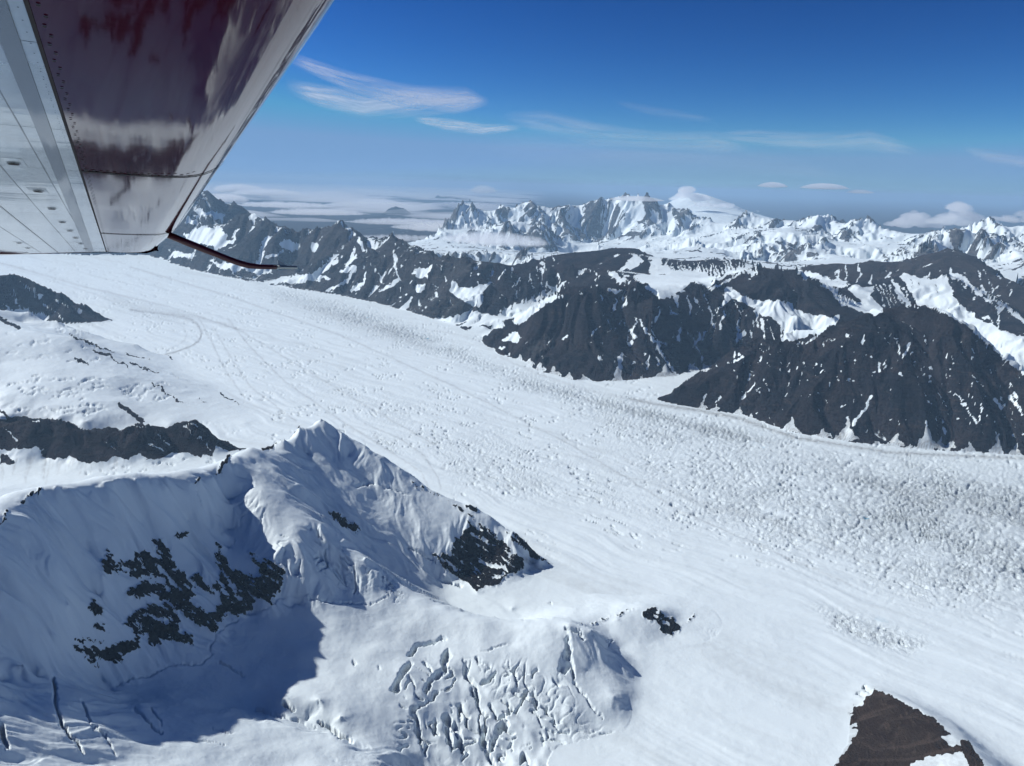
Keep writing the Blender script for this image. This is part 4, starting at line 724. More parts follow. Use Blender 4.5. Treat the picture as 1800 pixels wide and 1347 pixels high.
def terrain_mat(name, fs, ra, rb, rc, edge=.45, bump=1.0, iso=1.0, snowc=(.745, .83, .865)):
    """fs: finest feature size in metres; ra, rb, rc rock colours"""
    m, n, out = mat(name); L = n.links.new
    at = N(n, 'ShaderNodeAttribute', attribute_name='cover'); sp = N(n, 'ShaderNodeSeparateColor'); L(at.outputs['Color'], sp.inputs[0])
    pos = N(n, 'ShaderNodeTexCoord').outputs['Object']
    nz = noise(n, pos, 1/(fs*9), 7, .62)
    mp = N(n, 'ShaderNodeMapping'); mp.inputs['Scale'].default_value = (1, 1, .25); L(pos, mp.inputs['Vector'])
    nv = noise(n, mp.outputs[0], 1/(fs*3.2), 5, .6)
    comb = mth(n, 'ADD', mth(n, 'MULTIPLY', mth(n, 'SUBTRACT', nz, .5), edge*iso), mth(n, 'MULTIPLY', mth(n, 'SUBTRACT', nv, .5), edge*.9))
    rk = rampv(n, mth(n, 'ADD', sp.outputs[0], comb), .46, .54)
    big = noise(n, pos, 1/(fs*60), 5, .6); strata = N(n, 'ShaderNodeMapping'); strata.inputs['Scale'].default_value = (.35, .35, 2.2); strata.inputs['Rotation'].default_value = (.35, .2, 0); L(pos, strata.inputs['Vector'])
    st = noise(n, strata.outputs[0], 1/(fs*9), 6, .65, .4)
    rcol = mixc(n, rampv(n, big, .38, .62), ra, rb); rcol = mixc(n, rampv(n, st, .5, .72), rcol, rc)
    rcol = mixc(n, rampv(n, nv, .3, .7, .0, .45), rcol, tuple(c*.5 for c in ra))
    # paler scree lying in the gullies
    rcol = mixc(n, mth(n, 'MULTIPLY', rampv(n, at.outputs['Alpha'], .52, .85), .75), rcol, tuple(c*1.5 for c in rb)); rcol = mixc(n, rampv(n, at.outputs['Alpha'], .42, .15, 0, .55), rcol, tuple(c*.6 for c in ra))
    dn = mth(n, 'MULTIPLY', sp.outputs[1], rampv(n, nz, .3, .6, .35, 1.0))
    sn = mixc(n, rampv(n, big, .35, .7), snowc, tuple(c*.955 for c in snowc))
    sn = mixc(n, dn, sn, (.14, .122, .108))
    # crevassed ice: blue-grey walls, gaps painted dark for dirt and inner shade, slanting pattern
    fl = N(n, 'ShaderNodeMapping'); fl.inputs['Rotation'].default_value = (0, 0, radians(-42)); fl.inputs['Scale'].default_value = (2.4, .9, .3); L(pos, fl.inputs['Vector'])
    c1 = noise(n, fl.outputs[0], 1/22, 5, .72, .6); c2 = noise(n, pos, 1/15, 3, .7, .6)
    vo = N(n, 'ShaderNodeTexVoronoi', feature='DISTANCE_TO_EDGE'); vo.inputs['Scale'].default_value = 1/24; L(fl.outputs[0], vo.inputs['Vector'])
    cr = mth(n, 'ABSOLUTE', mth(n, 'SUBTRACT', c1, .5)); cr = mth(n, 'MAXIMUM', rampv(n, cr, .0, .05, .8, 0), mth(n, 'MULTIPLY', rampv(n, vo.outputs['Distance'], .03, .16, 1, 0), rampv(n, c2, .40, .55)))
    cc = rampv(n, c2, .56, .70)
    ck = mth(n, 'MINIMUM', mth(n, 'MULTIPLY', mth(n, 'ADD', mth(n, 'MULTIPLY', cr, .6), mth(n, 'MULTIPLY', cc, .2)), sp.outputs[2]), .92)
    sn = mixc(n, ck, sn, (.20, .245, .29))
    blue = rampv(n, noise(n, pos, 1/95, 2, .5), .735, .76); sn = mixc(n, mth(n, 'MULTIPLY', blue, mth(n, 'MULTIPLY', sp.outputs[2], 1.0)), sn, (.05, .33, .50))
    col = mixc(n, rk, sn, rcol)
    bs = N(n, 'ShaderNodeBsdfPrincipled'); bs.inputs['Roughness'].default_value = .75; bs.inputs['Specular IOR Level'].default_value = .25
    L(col, bs.inputs['Base Color']); L(rampv(n, rk, 0, 1, .6, .95), bs.inputs['Roughness']); L(rampv(n, rk, 0, 1, .2, .03), bs.inputs['Specular IOR Level'])
    # relief: coarse rock faces, soft snow
    hr = mth(n, 'ADD', mth(n, 'MULTIPLY', st, fs*9.0*bump), mth(n, 'MULTIPLY', nv, fs*6.0*bump))
    hsn = mth(n, 'ADD', mth(n, 'MULTIPLY', mth(n, 'MULTIPLY', noise(n, pos, 1/(fs*18), 6, .5), rampv(n, big, .35, .65, .4, 1.3)), fs*1.2*bump), mth(n, 'MULTIPLY', ck, -fs*1.2))
    mh = N(n, 'ShaderNodeMix'); L(rk, mh.inputs[0]); L(hsn, mh.inputs[2]); L(hr, mh.inputs[3])
    b = N(n, 'ShaderNodeBump'); b.inputs['Strength'].default_value = .9; b.inputs['Distance'].default_value = 1.0; L(mh.outputs[0], b.inputs['Height']); L(b.outputs[0], bs.inputs['Normal'])
    L(bs.outputs[0], out.inputs[0]); return m
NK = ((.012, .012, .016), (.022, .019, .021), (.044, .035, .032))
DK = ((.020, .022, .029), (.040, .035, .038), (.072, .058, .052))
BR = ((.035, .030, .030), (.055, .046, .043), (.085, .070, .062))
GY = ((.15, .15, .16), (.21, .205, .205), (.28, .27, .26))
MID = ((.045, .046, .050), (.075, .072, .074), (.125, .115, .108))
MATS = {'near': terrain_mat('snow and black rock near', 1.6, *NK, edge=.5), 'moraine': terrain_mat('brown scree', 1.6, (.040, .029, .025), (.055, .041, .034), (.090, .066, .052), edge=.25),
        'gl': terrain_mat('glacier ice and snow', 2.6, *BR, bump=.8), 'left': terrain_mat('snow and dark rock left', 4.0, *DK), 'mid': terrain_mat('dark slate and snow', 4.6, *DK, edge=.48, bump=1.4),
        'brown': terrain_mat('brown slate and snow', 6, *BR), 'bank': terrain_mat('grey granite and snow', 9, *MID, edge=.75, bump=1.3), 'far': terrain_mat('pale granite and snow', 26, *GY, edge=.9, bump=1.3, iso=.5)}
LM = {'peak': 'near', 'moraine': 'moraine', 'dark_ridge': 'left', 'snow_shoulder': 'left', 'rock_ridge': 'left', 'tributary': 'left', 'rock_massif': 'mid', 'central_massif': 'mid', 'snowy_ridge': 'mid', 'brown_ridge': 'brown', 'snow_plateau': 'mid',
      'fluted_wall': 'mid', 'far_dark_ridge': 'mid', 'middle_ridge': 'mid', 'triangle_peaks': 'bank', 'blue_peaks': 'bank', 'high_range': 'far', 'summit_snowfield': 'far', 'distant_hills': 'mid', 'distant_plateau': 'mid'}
INFO = {'peak': ('snow_peak', 'pointed snow peak in the foreground with a shaded rock wall and icefall dome below'),
        'moraine': ('moraine_hill', 'bare brown scree hill at the lower right corner'),
        'dark_ridge': ('dark_ridge', 'dark wedge of rock at the left edge running out onto the glacier'),
        'snow_shoulder': ('snow_shoulder', 'broad snow shoulder with crevasses at the left below the dark wedge'),
        'rock_ridge': ('rock_ridge', 'low black rock ridge at the left just behind the foreground snow crest'),
        'tributary': ('tributary_glacier', 'narrow side glacier between the black rock ridge and the foreground crest'),
        'rock_massif': ('rock_massif', 'nearest black rock massif at the right rising from the glacier edge'),
        'central_massif': ('central_massif', 'black rock massif with white couloirs in the middle right'),
        'snowy_ridge': ('snowy_ridge', 'ridge with a fluted snow face behind the nearest right massif'),
        'brown_ridge': ('brown_ridge', 'brown rock ridge with thin snow at the right under the far range'),
        'snow_plateau': ('snow_plateau', 'small bright snow plateau behind the middle massif'),
        'fluted_wall': ('fluted_wall', 'low wall of snow flutings and dark ribs behind the snow plateau'),
        'far_dark_ridge': ('far_dark_ridge', 'dark blue ridge below the foot of the far range'),
        'middle_ridge': ('middle_ridge', 'dark ridge with a snow bowl right of the triangular peaks'),
        'triangle_peaks': ('triangular_peaks', 'grey triangular peaks with snow gullies along the far glacier bank'),
        'blue_peaks': ('blue_peaks', 'hazy blue peaks just right of the wing tip'),
        'high_range': ('high_range', 'long high range of pale snow streaked rock on the horizon'),
        'summit_snowfield': ('summit_snowfield', 'white summit snowfield under the cumulus behind the far range'),
        'distant_hills': ('distant_hills', 'small blue hills poking out of the low cloud'),
        'distant_plateau': ('distant_plateau', 'faint flat topped plateau on the horizon')}

def mesh_from(name, co, quads, cover=None, material=None, smooth=True):
    me = bpy.data.meshes.new(name)
    me.vertices.add(len(co)); me.vertices.foreach_set('co', co.astype(np.float32).ravel())
    nq = len(quads); me.loops.add(nq*4); me.polygons.add(nq)
    me.loops.foreach_set('vertex_index', quads.astype(np.int32).ravel())
    me.polygons.foreach_set('loop_start', np.arange(0, nq*4, 4, dtype=np.int32))
    me.update(calc_edges=True)
    if smooth: me.polygons.foreach_set('use_smooth', np.ones(nq, bool))
    if cover is not None:
        a = me.attributes.new('cover', 'FLOAT_COLOR', 'POINT'); a.data.foreach_set('color', cover.astype(np.float32).ravel())
    if material: me.materials.append(material)
    o = bpy.data.objects.new(name, me); C.objects.link(o); return o
def grid_quads(nv, nu):
    i = np.arange(nv-1)[:, None]*nu + np.arange(nu-1)[None]
    return np.stack([i, i+1, i+1+nu, i+nu], -1).reshape(-1, 4)
X, Y, HH, LAB, RK, DT, CV, TN = build_terrain()
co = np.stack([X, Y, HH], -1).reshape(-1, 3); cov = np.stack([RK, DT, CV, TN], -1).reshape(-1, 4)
quads = grid_quads(*X.shape); ql = LAB.reshape(-1)[quads[:, 0]]
# small stray patches of a label join the glacier
for li in np.unique(ql):
    q = quads[ql == li]
    ids, inv = np.unique(q, return_inverse=True); inv = inv.reshape(q.shape)
    if li < 0: nm, label, mm = 'glacier', 'wide white valley glacier with flow lines and crevasse fields', MATS['gl']
    else: nm, label = INFO[LABS[li]]; mm = MATS[LM[LABS[li]]]
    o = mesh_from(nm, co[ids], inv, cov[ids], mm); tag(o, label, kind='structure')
# ground outside the picture, behind and below the aircraft
def outer(name, th, r, label):
    T, Q = np.meshgrid(th, r); x = np.sin(T)*Q; y = np.cos(T)*Q
    h, gid, lab = height(x.ravel(), y.ravel()); az = np.abs(T.ravel())
    rk = sstep(0.8, 1.3, az)*sstep(1500, 5000, Q.ravel())*(ridged(x.ravel()/900, y.ravel()/900, 3, 15) > .30)*.8*sstep(-1250, -1000, h)
    rk = np.maximum(rk, sstep(.25, .5, fbm(x.ravel()/260+3, y.ravel()/260, 4, 19)+.16)*sstep(700, 550, np.hypot(x.ravel(), y.ravel()+100)))  # unseen dark rock added below the aircraft to darken the wing reflections
    cv = np.stack([rk, rk*0, rk*0, rk*0+.5], -1)
    o = mesh_from(name, np.stack([x.ravel(), y.ravel(), h], -1), grid_quads(*x.shape), cv, MATS['left']); tag(o, label, kind='structure')
outer('snow_ground', np.linspace(TH1, 2*pi-TH1, 240), np.exp(np.linspace(math.log(RMIN), math.log(RMAX), 170)), 'snow and mountains outside the picture behind the aircraft')
outer('snow_slope', np.linspace(-pi, pi, 200), np.concatenate([[1.0], np.exp(np.linspace(math.log(20), math.log(RMIN), 60))]), 'snow slope with added dark rock straight below the aircraft')

# ------------------------------------------------------------------ clouds
def cloud_mat(name, dens, aniso=.3, col=(.97, .975, .99)):
    m, n, out = mat(name); v = N(n, 'ShaderNodeVolumePrincipled')
    v.inputs['Color'].default_value = (*col, 1); v.inputs['Density'].default_value = dens; v.inputs['Anisotropy'].default_value = aniso
    n.links.new(v.outputs[0], out.inputs['Volume']); return m
CM = {}
def cloud(name, label, px, py, D, wx, wy, ht, dens, seed, ns=5.0, rot=0.0, lens=False, base=.25, group=None, cat='cloud', kind=None, thr=.15, n=(80, 50)):
    """billowing cloud body of real depth: a closed lumpy mesh filled with scattering droplets"""
    d = ray(px, py)*D
    nx, ny = n; u = np.linspace(-1, 1, nx); v = np.linspace(-1, 1, ny); Ux, Vy = np.meshgrid(u, v)
    rad = np.hypot(Ux, Vy); fall = 1-rad**2
    if lens: t = np.clip(fall, 0, 1)**.8*(1+.12*fbm(Ux*3+seed, Vy*3, 3, seed))
    else:
        bil = 1-np.abs(fbm(Ux*ns*wx/max(wx, wy)+seed*3.3, Vy*ns*wy/max(wx, wy), 5, seed, .55))*2.6
        t = np.clip(fall*.72-thr+(bil-.50)*.95+.35*fbm(Ux*11*wx/max(wx, wy)+seed, Vy*11*wy/max(wx, wy), 4, seed+40), 0, None)*np.clip(fall*3, 0, 1); t = t**.85
    t = np.where(rad >= .985, 0, t)
    ax = math.atan2(d[0], d[1]); ex = np.array([math.cos(ax), -math.sin(ax)]); ey = np.array([math.sin(ax), math.cos(ax)])
    cr, sr = math.cos(rot), math.sin(rot); e1 = ex*cr+ey*sr; e2 = -ex*sr+ey*cr
    gx = d[0]+e1[0]*Ux*wx/2+e2[0]*Vy*wy/2; gy = d[1]+e1[1]*Ux*wx/2+e2[1]*Vy*wy/2
    top = d[2]+t*ht; bot = d[2]-t*ht*base - (0 if lens else .15*ht*t*fbm(Ux*4, Vy*4, 3, seed+5))
    nq = nx*ny; tf = t.ravel()
    vt = np.stack([gx.ravel(), gy.ravel(), top.ravel()], -1); vb = np.stack([gx.ravel(), gy.ravel(), bot.ravel()], -1)
    q = grid_quads(ny, nx); keep = (tf[q] > 0).any(1); q = q[keep]
    idx = np.arange(nq*2); idx[nq:] = np.where(tf > 0, idx[nq:], idx[:nq])
    qq = np.concatenate([q, idx[(q+nq)[:, ::-1]]]); allv = np.concatenate([vt, vb])
    ids, inv = np.unique(qq, return_inverse=True); inv = inv.reshape(qq.shape)
    key = round(dens, 6)
    if key not in CM: CM[key] = cloud_mat('cloud droplets %g' % dens, dens)
    o = mesh_from(name, allv[ids], inv, None, CM[key], smooth=True)
    if kind: tag(o, label, kind=kind)
    else: tag(o, label, cat, group)
    return o
# cumulus on the summits: clusters of puffs merged into one body
def cumulus(label, px, py, D, wx, ht, dens, seed, npuff=22, group=None, vox=26):
    rg = random.Random(seed); d = ray(px, py)*D; ax = math.atan2(d[0], d[1]); ex = np.array([math.cos(ax), -math.sin(ax), 0]); ey = np.array([math.sin(ax), math.cos(ax), 0])
    a = (1+5**.5)/2; V = []; F = []
    import bmesh
    bm = bmesh.new()
    for k in range(int(npuff*2)):
        u = rg.uniform(-1, 1); q = 1-u*u; r = ht*rg.uniform(.13, .34)*(.45+.55*q)
        hz = rg.random()*ht*.75*q*(.6+.4*math.sin(seed+u*4)); c = d+ex*u*wx*.5+ey*rg.uniform(-.5, .5)*wx*.35*q; c[2] += hz
        g = bmesh.ops.create_icosphere(bm, subdivisions=3, radius=1.0)
        for v in g['verts']:
            p = np.array(v.co); n_ = 1+.38*mathutils.noise.fractal(mathutils.Vector(p*1.6+k*7), 1.0, 2.0, 4)
            e = ex*p[0]*1.35+ey*p[1]*1.2; v.co = mathutils.Vector(c+e*r*n_+np.array([0, 0, p[2]*r*n_*(.85 if p[2] > 0 else .4)]))
    me = bpy.data.meshes.new('cumulus_cloud'); bm.to_mesh(me); bm.free()
    key = round(dens, 6)
    if key not in CM: CM[key] = cloud_mat('cloud droplets %g' % dens, dens)
    me.materials.append(CM[key]); o = bpy.data.objects.new('cumulus_cloud', me); C.objects.link(o)
    m = o.modifiers.new('merge', 'REMESH'); m.mode = 'VOXEL'; m.voxel_size = vox; m.use_smooth_shade = True
    dg = bpy.context.evaluated_depsgraph_get(); me2 = bpy.data.meshes.new_from_object(o.evaluated_get(dg)); o.modifiers.clear()
    b2 = bmesh.new(); b2.from_mesh(me2); left = set(b2.verts); best = []
    while left:      # keep the one main body
        st = [left.pop()]; comp = [st[0]]
        while st:
            v = st.pop()
            for e in v.link_edges:
                w = e.other_vert(v)
                if w in left: left.discard(w); comp.append(w); st.append(w)
        if len(comp) > len(best): best = comp
    keep_ = set(best); bmesh.ops.delete(b2, geom=[v for v in b2.verts if v not in keep_], context='VERTS'); b2.to_mesh(me2); b2.free()
    o.data = me2
    tag(o, label, 'cloud', group); return o
import mathutils.noise
G1 = 'cumulus clouds on the far summits'
cumulus('tall white cumulus over the summit snowfield', 1214, 352, 25500, 1200, 520, .006, 3, 26, G1)
cumulus('long low cumulus trailing right of the summit snowfield', 1258, 364, 25000, 1600, 270, .004, 5, 30, G1)
cumulus('thin flat cumulus right of the trailing one over the range', 1325, 374, 23500, 1000, 100, .003, 8, 22, G1, 18)
cumulus('bulging cumulus left of the cloudy peak at the right', 1606, 398, 17800, 1050, 400, .0055, 14, 26, G1, 20)
cumulus('grey white cumulus wrapped round the peak at the right', 1690, 394, 17200, 1250, 430, .0045, 21, 28, G1, 20)
cumulus('cumulus at the right edge above the snow crest', 1788, 390, 18200, 1100, 300, .0045, 25, 24, G1, 20)
cumulus('small faint cumulus behind the rounded white summit', 1495, 391, 20500, 700, 110, .003, 27, 14, G1, 18)
cloud('cap_cloud', 'smooth cap cloud resting on the highest fluted summit', 1118, 352, 18900, 1350, 800, 100, .0035, 9, lens=True)
G2 = 'small lens clouds above the range'
cloud('lens_cloud', 'small lens cloud left of the larger one above the range', 1358, 328, 42000, 1500, 2200, 210, .004, 31, lens=True, group=G2)
cloud('lens_cloud', 'largest bright lens cloud above the range', 1449, 331, 42000, 2300, 2600, 230, .005, 32, lens=True, group=G2)
cloud('lens_cloud', 'faintest lens cloud right of the bright one', 1512, 339, 42000, 1300, 1800, 150, .0015, 33, lens=True, group=G2)
# low cloud
cloud('cloud_bank', 'long grey cloud bank lying against the left end of the far range', 868, 424, 14700, 2350, 1300, 190, .0022, 41, ns=6, rot=-.5, base=.5)
cloud('cloud_bank', 'wispy upper end of the cloud bank left of the far range', 775, 402, 19000, 2600, 1500, 150, .003, 43, ns=7, rot=-.3, base=.5)
for k, (px, py, D, wx, wy, ht, de, sd) in enumerate(((720, 392, 26000, 4200, 2500, 150, .0025, 51), (655, 362, 42000, 5200, 5000, 230, .0025, 52), (420, 335, 52000, 3200, 4000, 420, .004, 53), (470, 341, 48000, 4200, 4000, 300, .003, 54), (400, 352, 34000, 1700, 1700, 300, .004, 57), (820, 362, 42000, 5000, 3500, 200, .003, 59), (560, 375, 28000, 3600, 2300, 160, .003, 60), (500, 362, 36000, 4500, 3000, 180, .003, 61), (850, 336, 64000, 2300, 2000, 520, .002, 62), (700, 420, 19500, 2400, 1500, 110, .0018, 63), (900, 448, 15000, 1500, 700, 60, .0015, 64))):
    cloud('low_cloud', ('grey patch of low cloud in the valley beyond the triangular peaks', 'bright streak of low cloud left of the small blue hills', 'puff of cloud far off near the wing edge', 'cluster of cloud tops right of the wing edge', 'round white puff above the blue peaks', 'pale streak of cloud below the faint plateau', 'soft cloud sheet behind the pointed peak', 'long cloud streak between the wing and the small hills', 'single pale cloud above the faint plateau', 'thin mist between the two pointed peaks', 'thin mist over the valley floor left of the dark ridge')[k], px, py, D, wx, wy, ht, de, sd, ns=6, base=.4, group='patches of low cloud over the lowland')
# the broken layer of cloud reaching to the horizon: one sheet of rolls, counted by nobody
def cloud_sea():
    th = np.linspace(-.68, .04, 260); r = np.exp(np.linspace(math.log(21000), math.log(200000), 230)); T, Q = np.meshgrid(th, r)
    x = np.sin(T)*Q; y = np.cos(T)*Q
    f = fbm(x/9000+.4*fbm(x/5000, y/5000, 2, 3), y/5200, 5, 88)+.30*fbm(x/2400, y/1500, 4, 66)
    edge = sstep(-.68, -.63, T)*sstep(.04, -.06, T)*sstep(21000, 27000, Q)*sstep(200000, 170000, Q)
    t = np.clip((f+.03+.10*sstep(30000, 90000, Q))*edge, 0, None)*520; t = np.where(edge <= 0.001, 0, t)
    t[0] = t[-1] = 0; t[:, 0] = t[:, -1] = 0
    z0 = -1180; tf = t.ravel(); nq = len(tf)
    vt = np.stack([x.ravel(), y.ravel(), z0+tf], -1); vb = np.stack([x.ravel(), y.ravel(), z0-tf*.3], -1)
    q = grid_quads(*x.shape); q = q[(tf[q] > 0).any(1)]
    idx = np.arange(nq*2); idx[nq:] = np.where(tf > 0, idx[nq:], idx[:nq])
    qq = np.concatenate([q, idx[(q+nq)[:, ::-1]]]); allv = np.concatenate([vt, vb]); ids, inv = np.unique(qq, return_inverse=True)
    o = mesh_from('cloud_sea', allv[ids], inv.reshape(qq.shape), None, cloud_mat('cloud sea droplets', .0009)); tag(o, 'broken sea of low cloud reaching to the horizon at the left', kind='stuff')
cloud_sea()
# high cirrus: genuinely thin sheets of ice crystals, 5 km above the aircraft
def cirrus_mat():
    m, n, out = mat('cirrus ice crystals'); L = n.links.new
    at = N(n, 'ShaderNodeAttribute', attribute_name='cover'); sp = N(n, 'ShaderNodeSeparateColor'); L(at.outputs['Color'], sp.inputs[0])
    tr = N(n, 'ShaderNodeBsdfTransparent'); tl = N(n, 'ShaderNodeBsdfTranslucent'); tl.inputs[0].default_value = (.95, .96, 1, 1); df = N(n, 'ShaderNodeBsdfDiffuse'); df.inputs[0].default_value = (.95, .96, 1, 1)
    a = N(n, 'ShaderNodeMixShader'); a.inputs[0].default_value = .3; L(tl.outputs[0], a.inputs[1]); L(df.outputs[0], a.inputs[2])
    b = N(n, 'ShaderNodeMixShader'); L(sp.outputs[0], b.inputs[0]); L(tr.outputs[0], b.inputs[1]); L(a.outputs[0], b.inputs[2]); L(b.outputs[0], out.inputs[0]); return m
CIR = cirrus_mat()
def cirrus(label, pts, dens, seed, stretch=5.0, alt=4200.0):
    """pts: (px, py, halfwidth px) along the streak"""
    P = np.array(pts, float); n = 120; t = np.linspace(0, len(P)-1, n); c = np.stack([np.interp(t, np.arange(len(P)), P[:, k]) for k in range(3)], -1)
    m = 30; w = np.linspace(-1, 1, m); tt = np.linspace(0, 1, n)
    co_ = []; al = []
    for j in range(m):
        px = c[:, 0]; py = c[:, 1]+w[j]*c[:, 2]
        for i in range(n):
            d = ray(px[i], py[i]); k = alt/max(d[2], .012); co_.append(d*k)
    co_ = np.array(co_); Tt, Ww = np.meshgrid(tt, w)
    f = fbm(Tt*stretch*.7+seed+Ww*.6, Ww*2.2+Tt*2.0, 4, seed, .55)*.75+fbm(Tt*stretch*1.6+seed+Ww, Ww*7+Tt*5, 4, seed+9, .6)*.5
    a = np.clip((1-Ww**2)**1.3*np.clip(np.minimum(Tt, 1-Tt)*7, 0, 1)**1.2*(.55+f*.95), 0, 1)*dens
    cv = np.zeros((n*m, 4)); cv[:, 0] = a.ravel(); cv[:, 3] = 1
    o = mesh_from('cirrus_cloud', co_, grid_quads(m, n), cv, CIR); tag(o, label, 'cloud', 'cirrus streaks high in the sky')
cirrus('upper cirrus streak starting at the wing edge', [(505, 100, 12), (560, 122, 16), (620, 145, 20), (700, 165, 22), (800, 180, 22), (862, 178, 8)], .58, 2)
cirrus('broad cirrus patch below the upper streak beside the wing', [(500, 150, 14), (560, 168, 22), (640, 185, 28), (740, 178, 30), (820, 175, 24), (862, 180, 6)], .62, 7)
cirrus('narrow bright cirrus streak below the broad patch', [(725, 208, 6), (780, 218, 12), (850, 228, 12), (920, 224, 5)], .6, 12)
cirrus('faint cirrus streak in the middle of the sky', [(880, 205, 10), (960, 215, 24), (1040, 235, 24), (1150, 246, 18), (1260, 250, 22), (1320, 262, 10)], .3, 15)
cirrus('faint wide cirrus veil low above the far range', [(800, 250, 14), (960, 262, 34), (1120, 270, 36), (1300, 285, 30), (1420, 300, 14), (1500, 318, 8)], .08, 18)
cirrus('right hand cirrus streak high above the range', [(1250, 236, 6), (1330, 242, 16), (1430, 250, 20), (1530, 248, 22), (1620, 268, 10)], .3, 22)
cirrus('small cirrus wisp at the right edge of the sky', [(1690, 262, 5), (1740, 275, 14), (1800, 285, 12), (1850, 290, 8)], .24, 25)
cirrus('thin cirrus trace right of the sky middle', [(1080, 180, 5), (1160, 198, 12), (1260, 212, 6)], .10, 28)

# ------------------------------------------------------------------ haze
m, n_, out_ = mat('thin mountain haze'); v = N(n_, 'ShaderNodeVolumePrincipled')
v.inputs['Color'].default_value = (.47, .73, 1.0, 1); v.inputs['Density'].default_value = 1.75e-5; v.inputs['Anisotropy'].default_value = 0.0
n_.links.new(v.outputs[0], out_.inputs['Volume'])
hx, z0, z1 = 300000.0, -2600.0, 350.0
hv = np.array([(x, y, z) for z in (z0, z1) for y in (-hx, hx) for x in (-hx, hx)], float)
ho = mesh_from('haze', hv, np.array([(0, 2, 3, 1), (4, 5, 7, 6), (0, 1, 5, 4), (2, 6, 7, 3), (0, 4, 6, 2), (1, 3, 7, 5)]), None, m, smooth=False); tag(ho, 'thin blue haze filling the air over the mountains', kind='stuff')

# ------------------------------------------------------------------ the wing
def camv(a, b, c): return a*RV+b*UV-c*fw
WS = camv(-683, 137.5, -1353.); WS /= np.linalg.norm(WS)              # spanwise
WC = camv(2708, 137.5, -1353.); WC -= WS*(WC@WS); WC /= np.linalg.norm(WC)   # towards the leading edge
WN = np.cross(WS, WC); WN *= np.sign(WN[2])
WH = .45
def wp(a, b, h=0.0): return WS*a+WC*b+WN*(WH+h)
def paint(name, base, metal, rough, coat, bscale, bstr, spec=.5):
    m, n, out = mat(name); L = n.links.new; bs = N(n, 'ShaderNodeBsdfPrincipled'); tc = N(n, 'ShaderNodeTexCoord')
    mp = N(n, 'ShaderNodeMapping'); mp.inputs['Scale'].default_value = (3.2, .55, 1); L(tc.outputs['UV'], mp.inputs['Vector'])
    nz = noise(n, mp.outputs[0], bscale, 3, .5, .3); n2 = noise(n, tc.outputs['UV'], 9, 5, .7); n3 = noise(n, mp.outputs[0], 60, 4, .7)
    col = mixc(n, rampv(n, n2, .35, .75), base, tuple(c*.82 for c in base)); L(col, bs.inputs['Base Color'])
    bs.inputs['Metallic'].default_value = metal; L(rampv(n, n3, .3, .8, rough, rough*1.9), bs.inputs['Roughness']); bs.inputs['Coat Weight'].default_value = coat; bs.inputs['Coat Roughness'].default_value = .04; bs.inputs['Specular IOR Level'].default_value = spec; bs.inputs['IOR'].default_value = 1.34 if metal == 0 else 1.5
    b = N(n, 'ShaderNodeBump'); b.inputs['Strength'].default_value = bstr; b.inputs['Distance'].default_value = .02; L(nz, b.inputs['Height']); L(b.outputs[0], bs.inputs['Normal']); L(b.outputs[0], bs.inputs['Coat Normal'])
    L(bs.outputs[0], out.inputs[0]); return m
MAR = paint('maroon gloss paint', (.040, .003, .011), 0, .035, .0, .7, .05, spec=.5)
GREY = paint('silver grey wing paint', (.58, .67, .72), .55, .12, .4, 2.0, .10)
BAND = paint('dark grey band', (.16, .20, .24), .3, .2, .4, 3.0, .12)
DARK = paint('dark seam', (.012, .010, .012), 0, .6, 0, 3, 0.0)
TUBEM = paint('maroon tube paint', (.045, .004, .008), 0, .3, .3, 3, 0.0); MET = paint('bare metal', (.30, .33, .33), .8, .35, 0, 3, .0)
wing = bpy.data.objects.new('aircraft_wing', None); C.objects.link(wing); wing.location = wp(1.2, 0.0, .05)
tag(wing, 'underside of a maroon and silver high wing reaching in from the upper left', 'wing')
INV = wing.matrix_world
def part(name, verts, faces, m, uv=None, parent=wing, smooth=True, label=None, kind=None):
    me = bpy.data.meshes.new(name); off = np.array(wing.location)
    me.from_pydata([tuple(np.array(p)-off) for p in verts], [], [tuple(f) for f in faces])
    if uv is not None:
        l = me.uv_layers.new(name='UVMap'); vi = np.empty(len(me.loops), np.int32); me.loops.foreach_get('vertex_index', vi); l.data.foreach_set('uv', np.array(uv, np.float32)[vi].ravel())
    if smooth: me.polygons.foreach_set('use_smooth', [True]*len(me.polygons))
    me.materials.append(m); o = bpy.data.objects.new(name, me); C.objects.link(o); o.parent = parent; tag(o, label, kind=kind); return o
NOSE = [(-.106, 0), (0, -.002), (.10, -.001), (.17, .001), (.215, .004), (.25, .010), (.28, .019), (.306, .031), (.327, .045), (.343, .061), (.352, .080), (.353, .10), (.343, .12), (.318, .14), (.27, .158), (.20, .172), (.10, .183), (-.106, .19)]
def tipa(b): return 7.52 if b > -.15 else 7.52+(-b-.15)*1.0
def le_skin(a0, a1, n, label, droop=False):
    A = np.linspace(a0, a1, n); V = []; UVc = []; s = [0]
    for p, q in zip(NOSE[:-1], NOSE[1:]): s.append(s[-1]+math.hypot(q[0]-p[0], q[1]-p[1]))
    for a in A:
        k = 1-.30*sstep(5.6, 7.6, a) if droop else 1
        for (b, h), t in zip(NOSE, s):
            bb = b if b < 0 else b*(1-.16*float(sstep(5.6, 7.55, a))); V.append(wp(a-.03*max(0, b)*0, bb, h*(.8+.2*k))); UVc.append((a*.5, t))
    m = len(NOSE); F = [(i*m+j, i*m+j+1, (i+1)*m+j+1, (i+1)*m+j) for i in range(n-1) for j in range(m-1)]
    return part('leading_edge_skin', V, F, MAR, UVc, label=label)
le_skin(-1.6, 3.028, 30, 'long inboard maroon skin of the leading edge'); le_skin(3.034, 5.567, 24, 'middle maroon skin of the leading edge'); le_skin(5.573, 7.52, 20, 'outboard maroon skin of the leading edge')
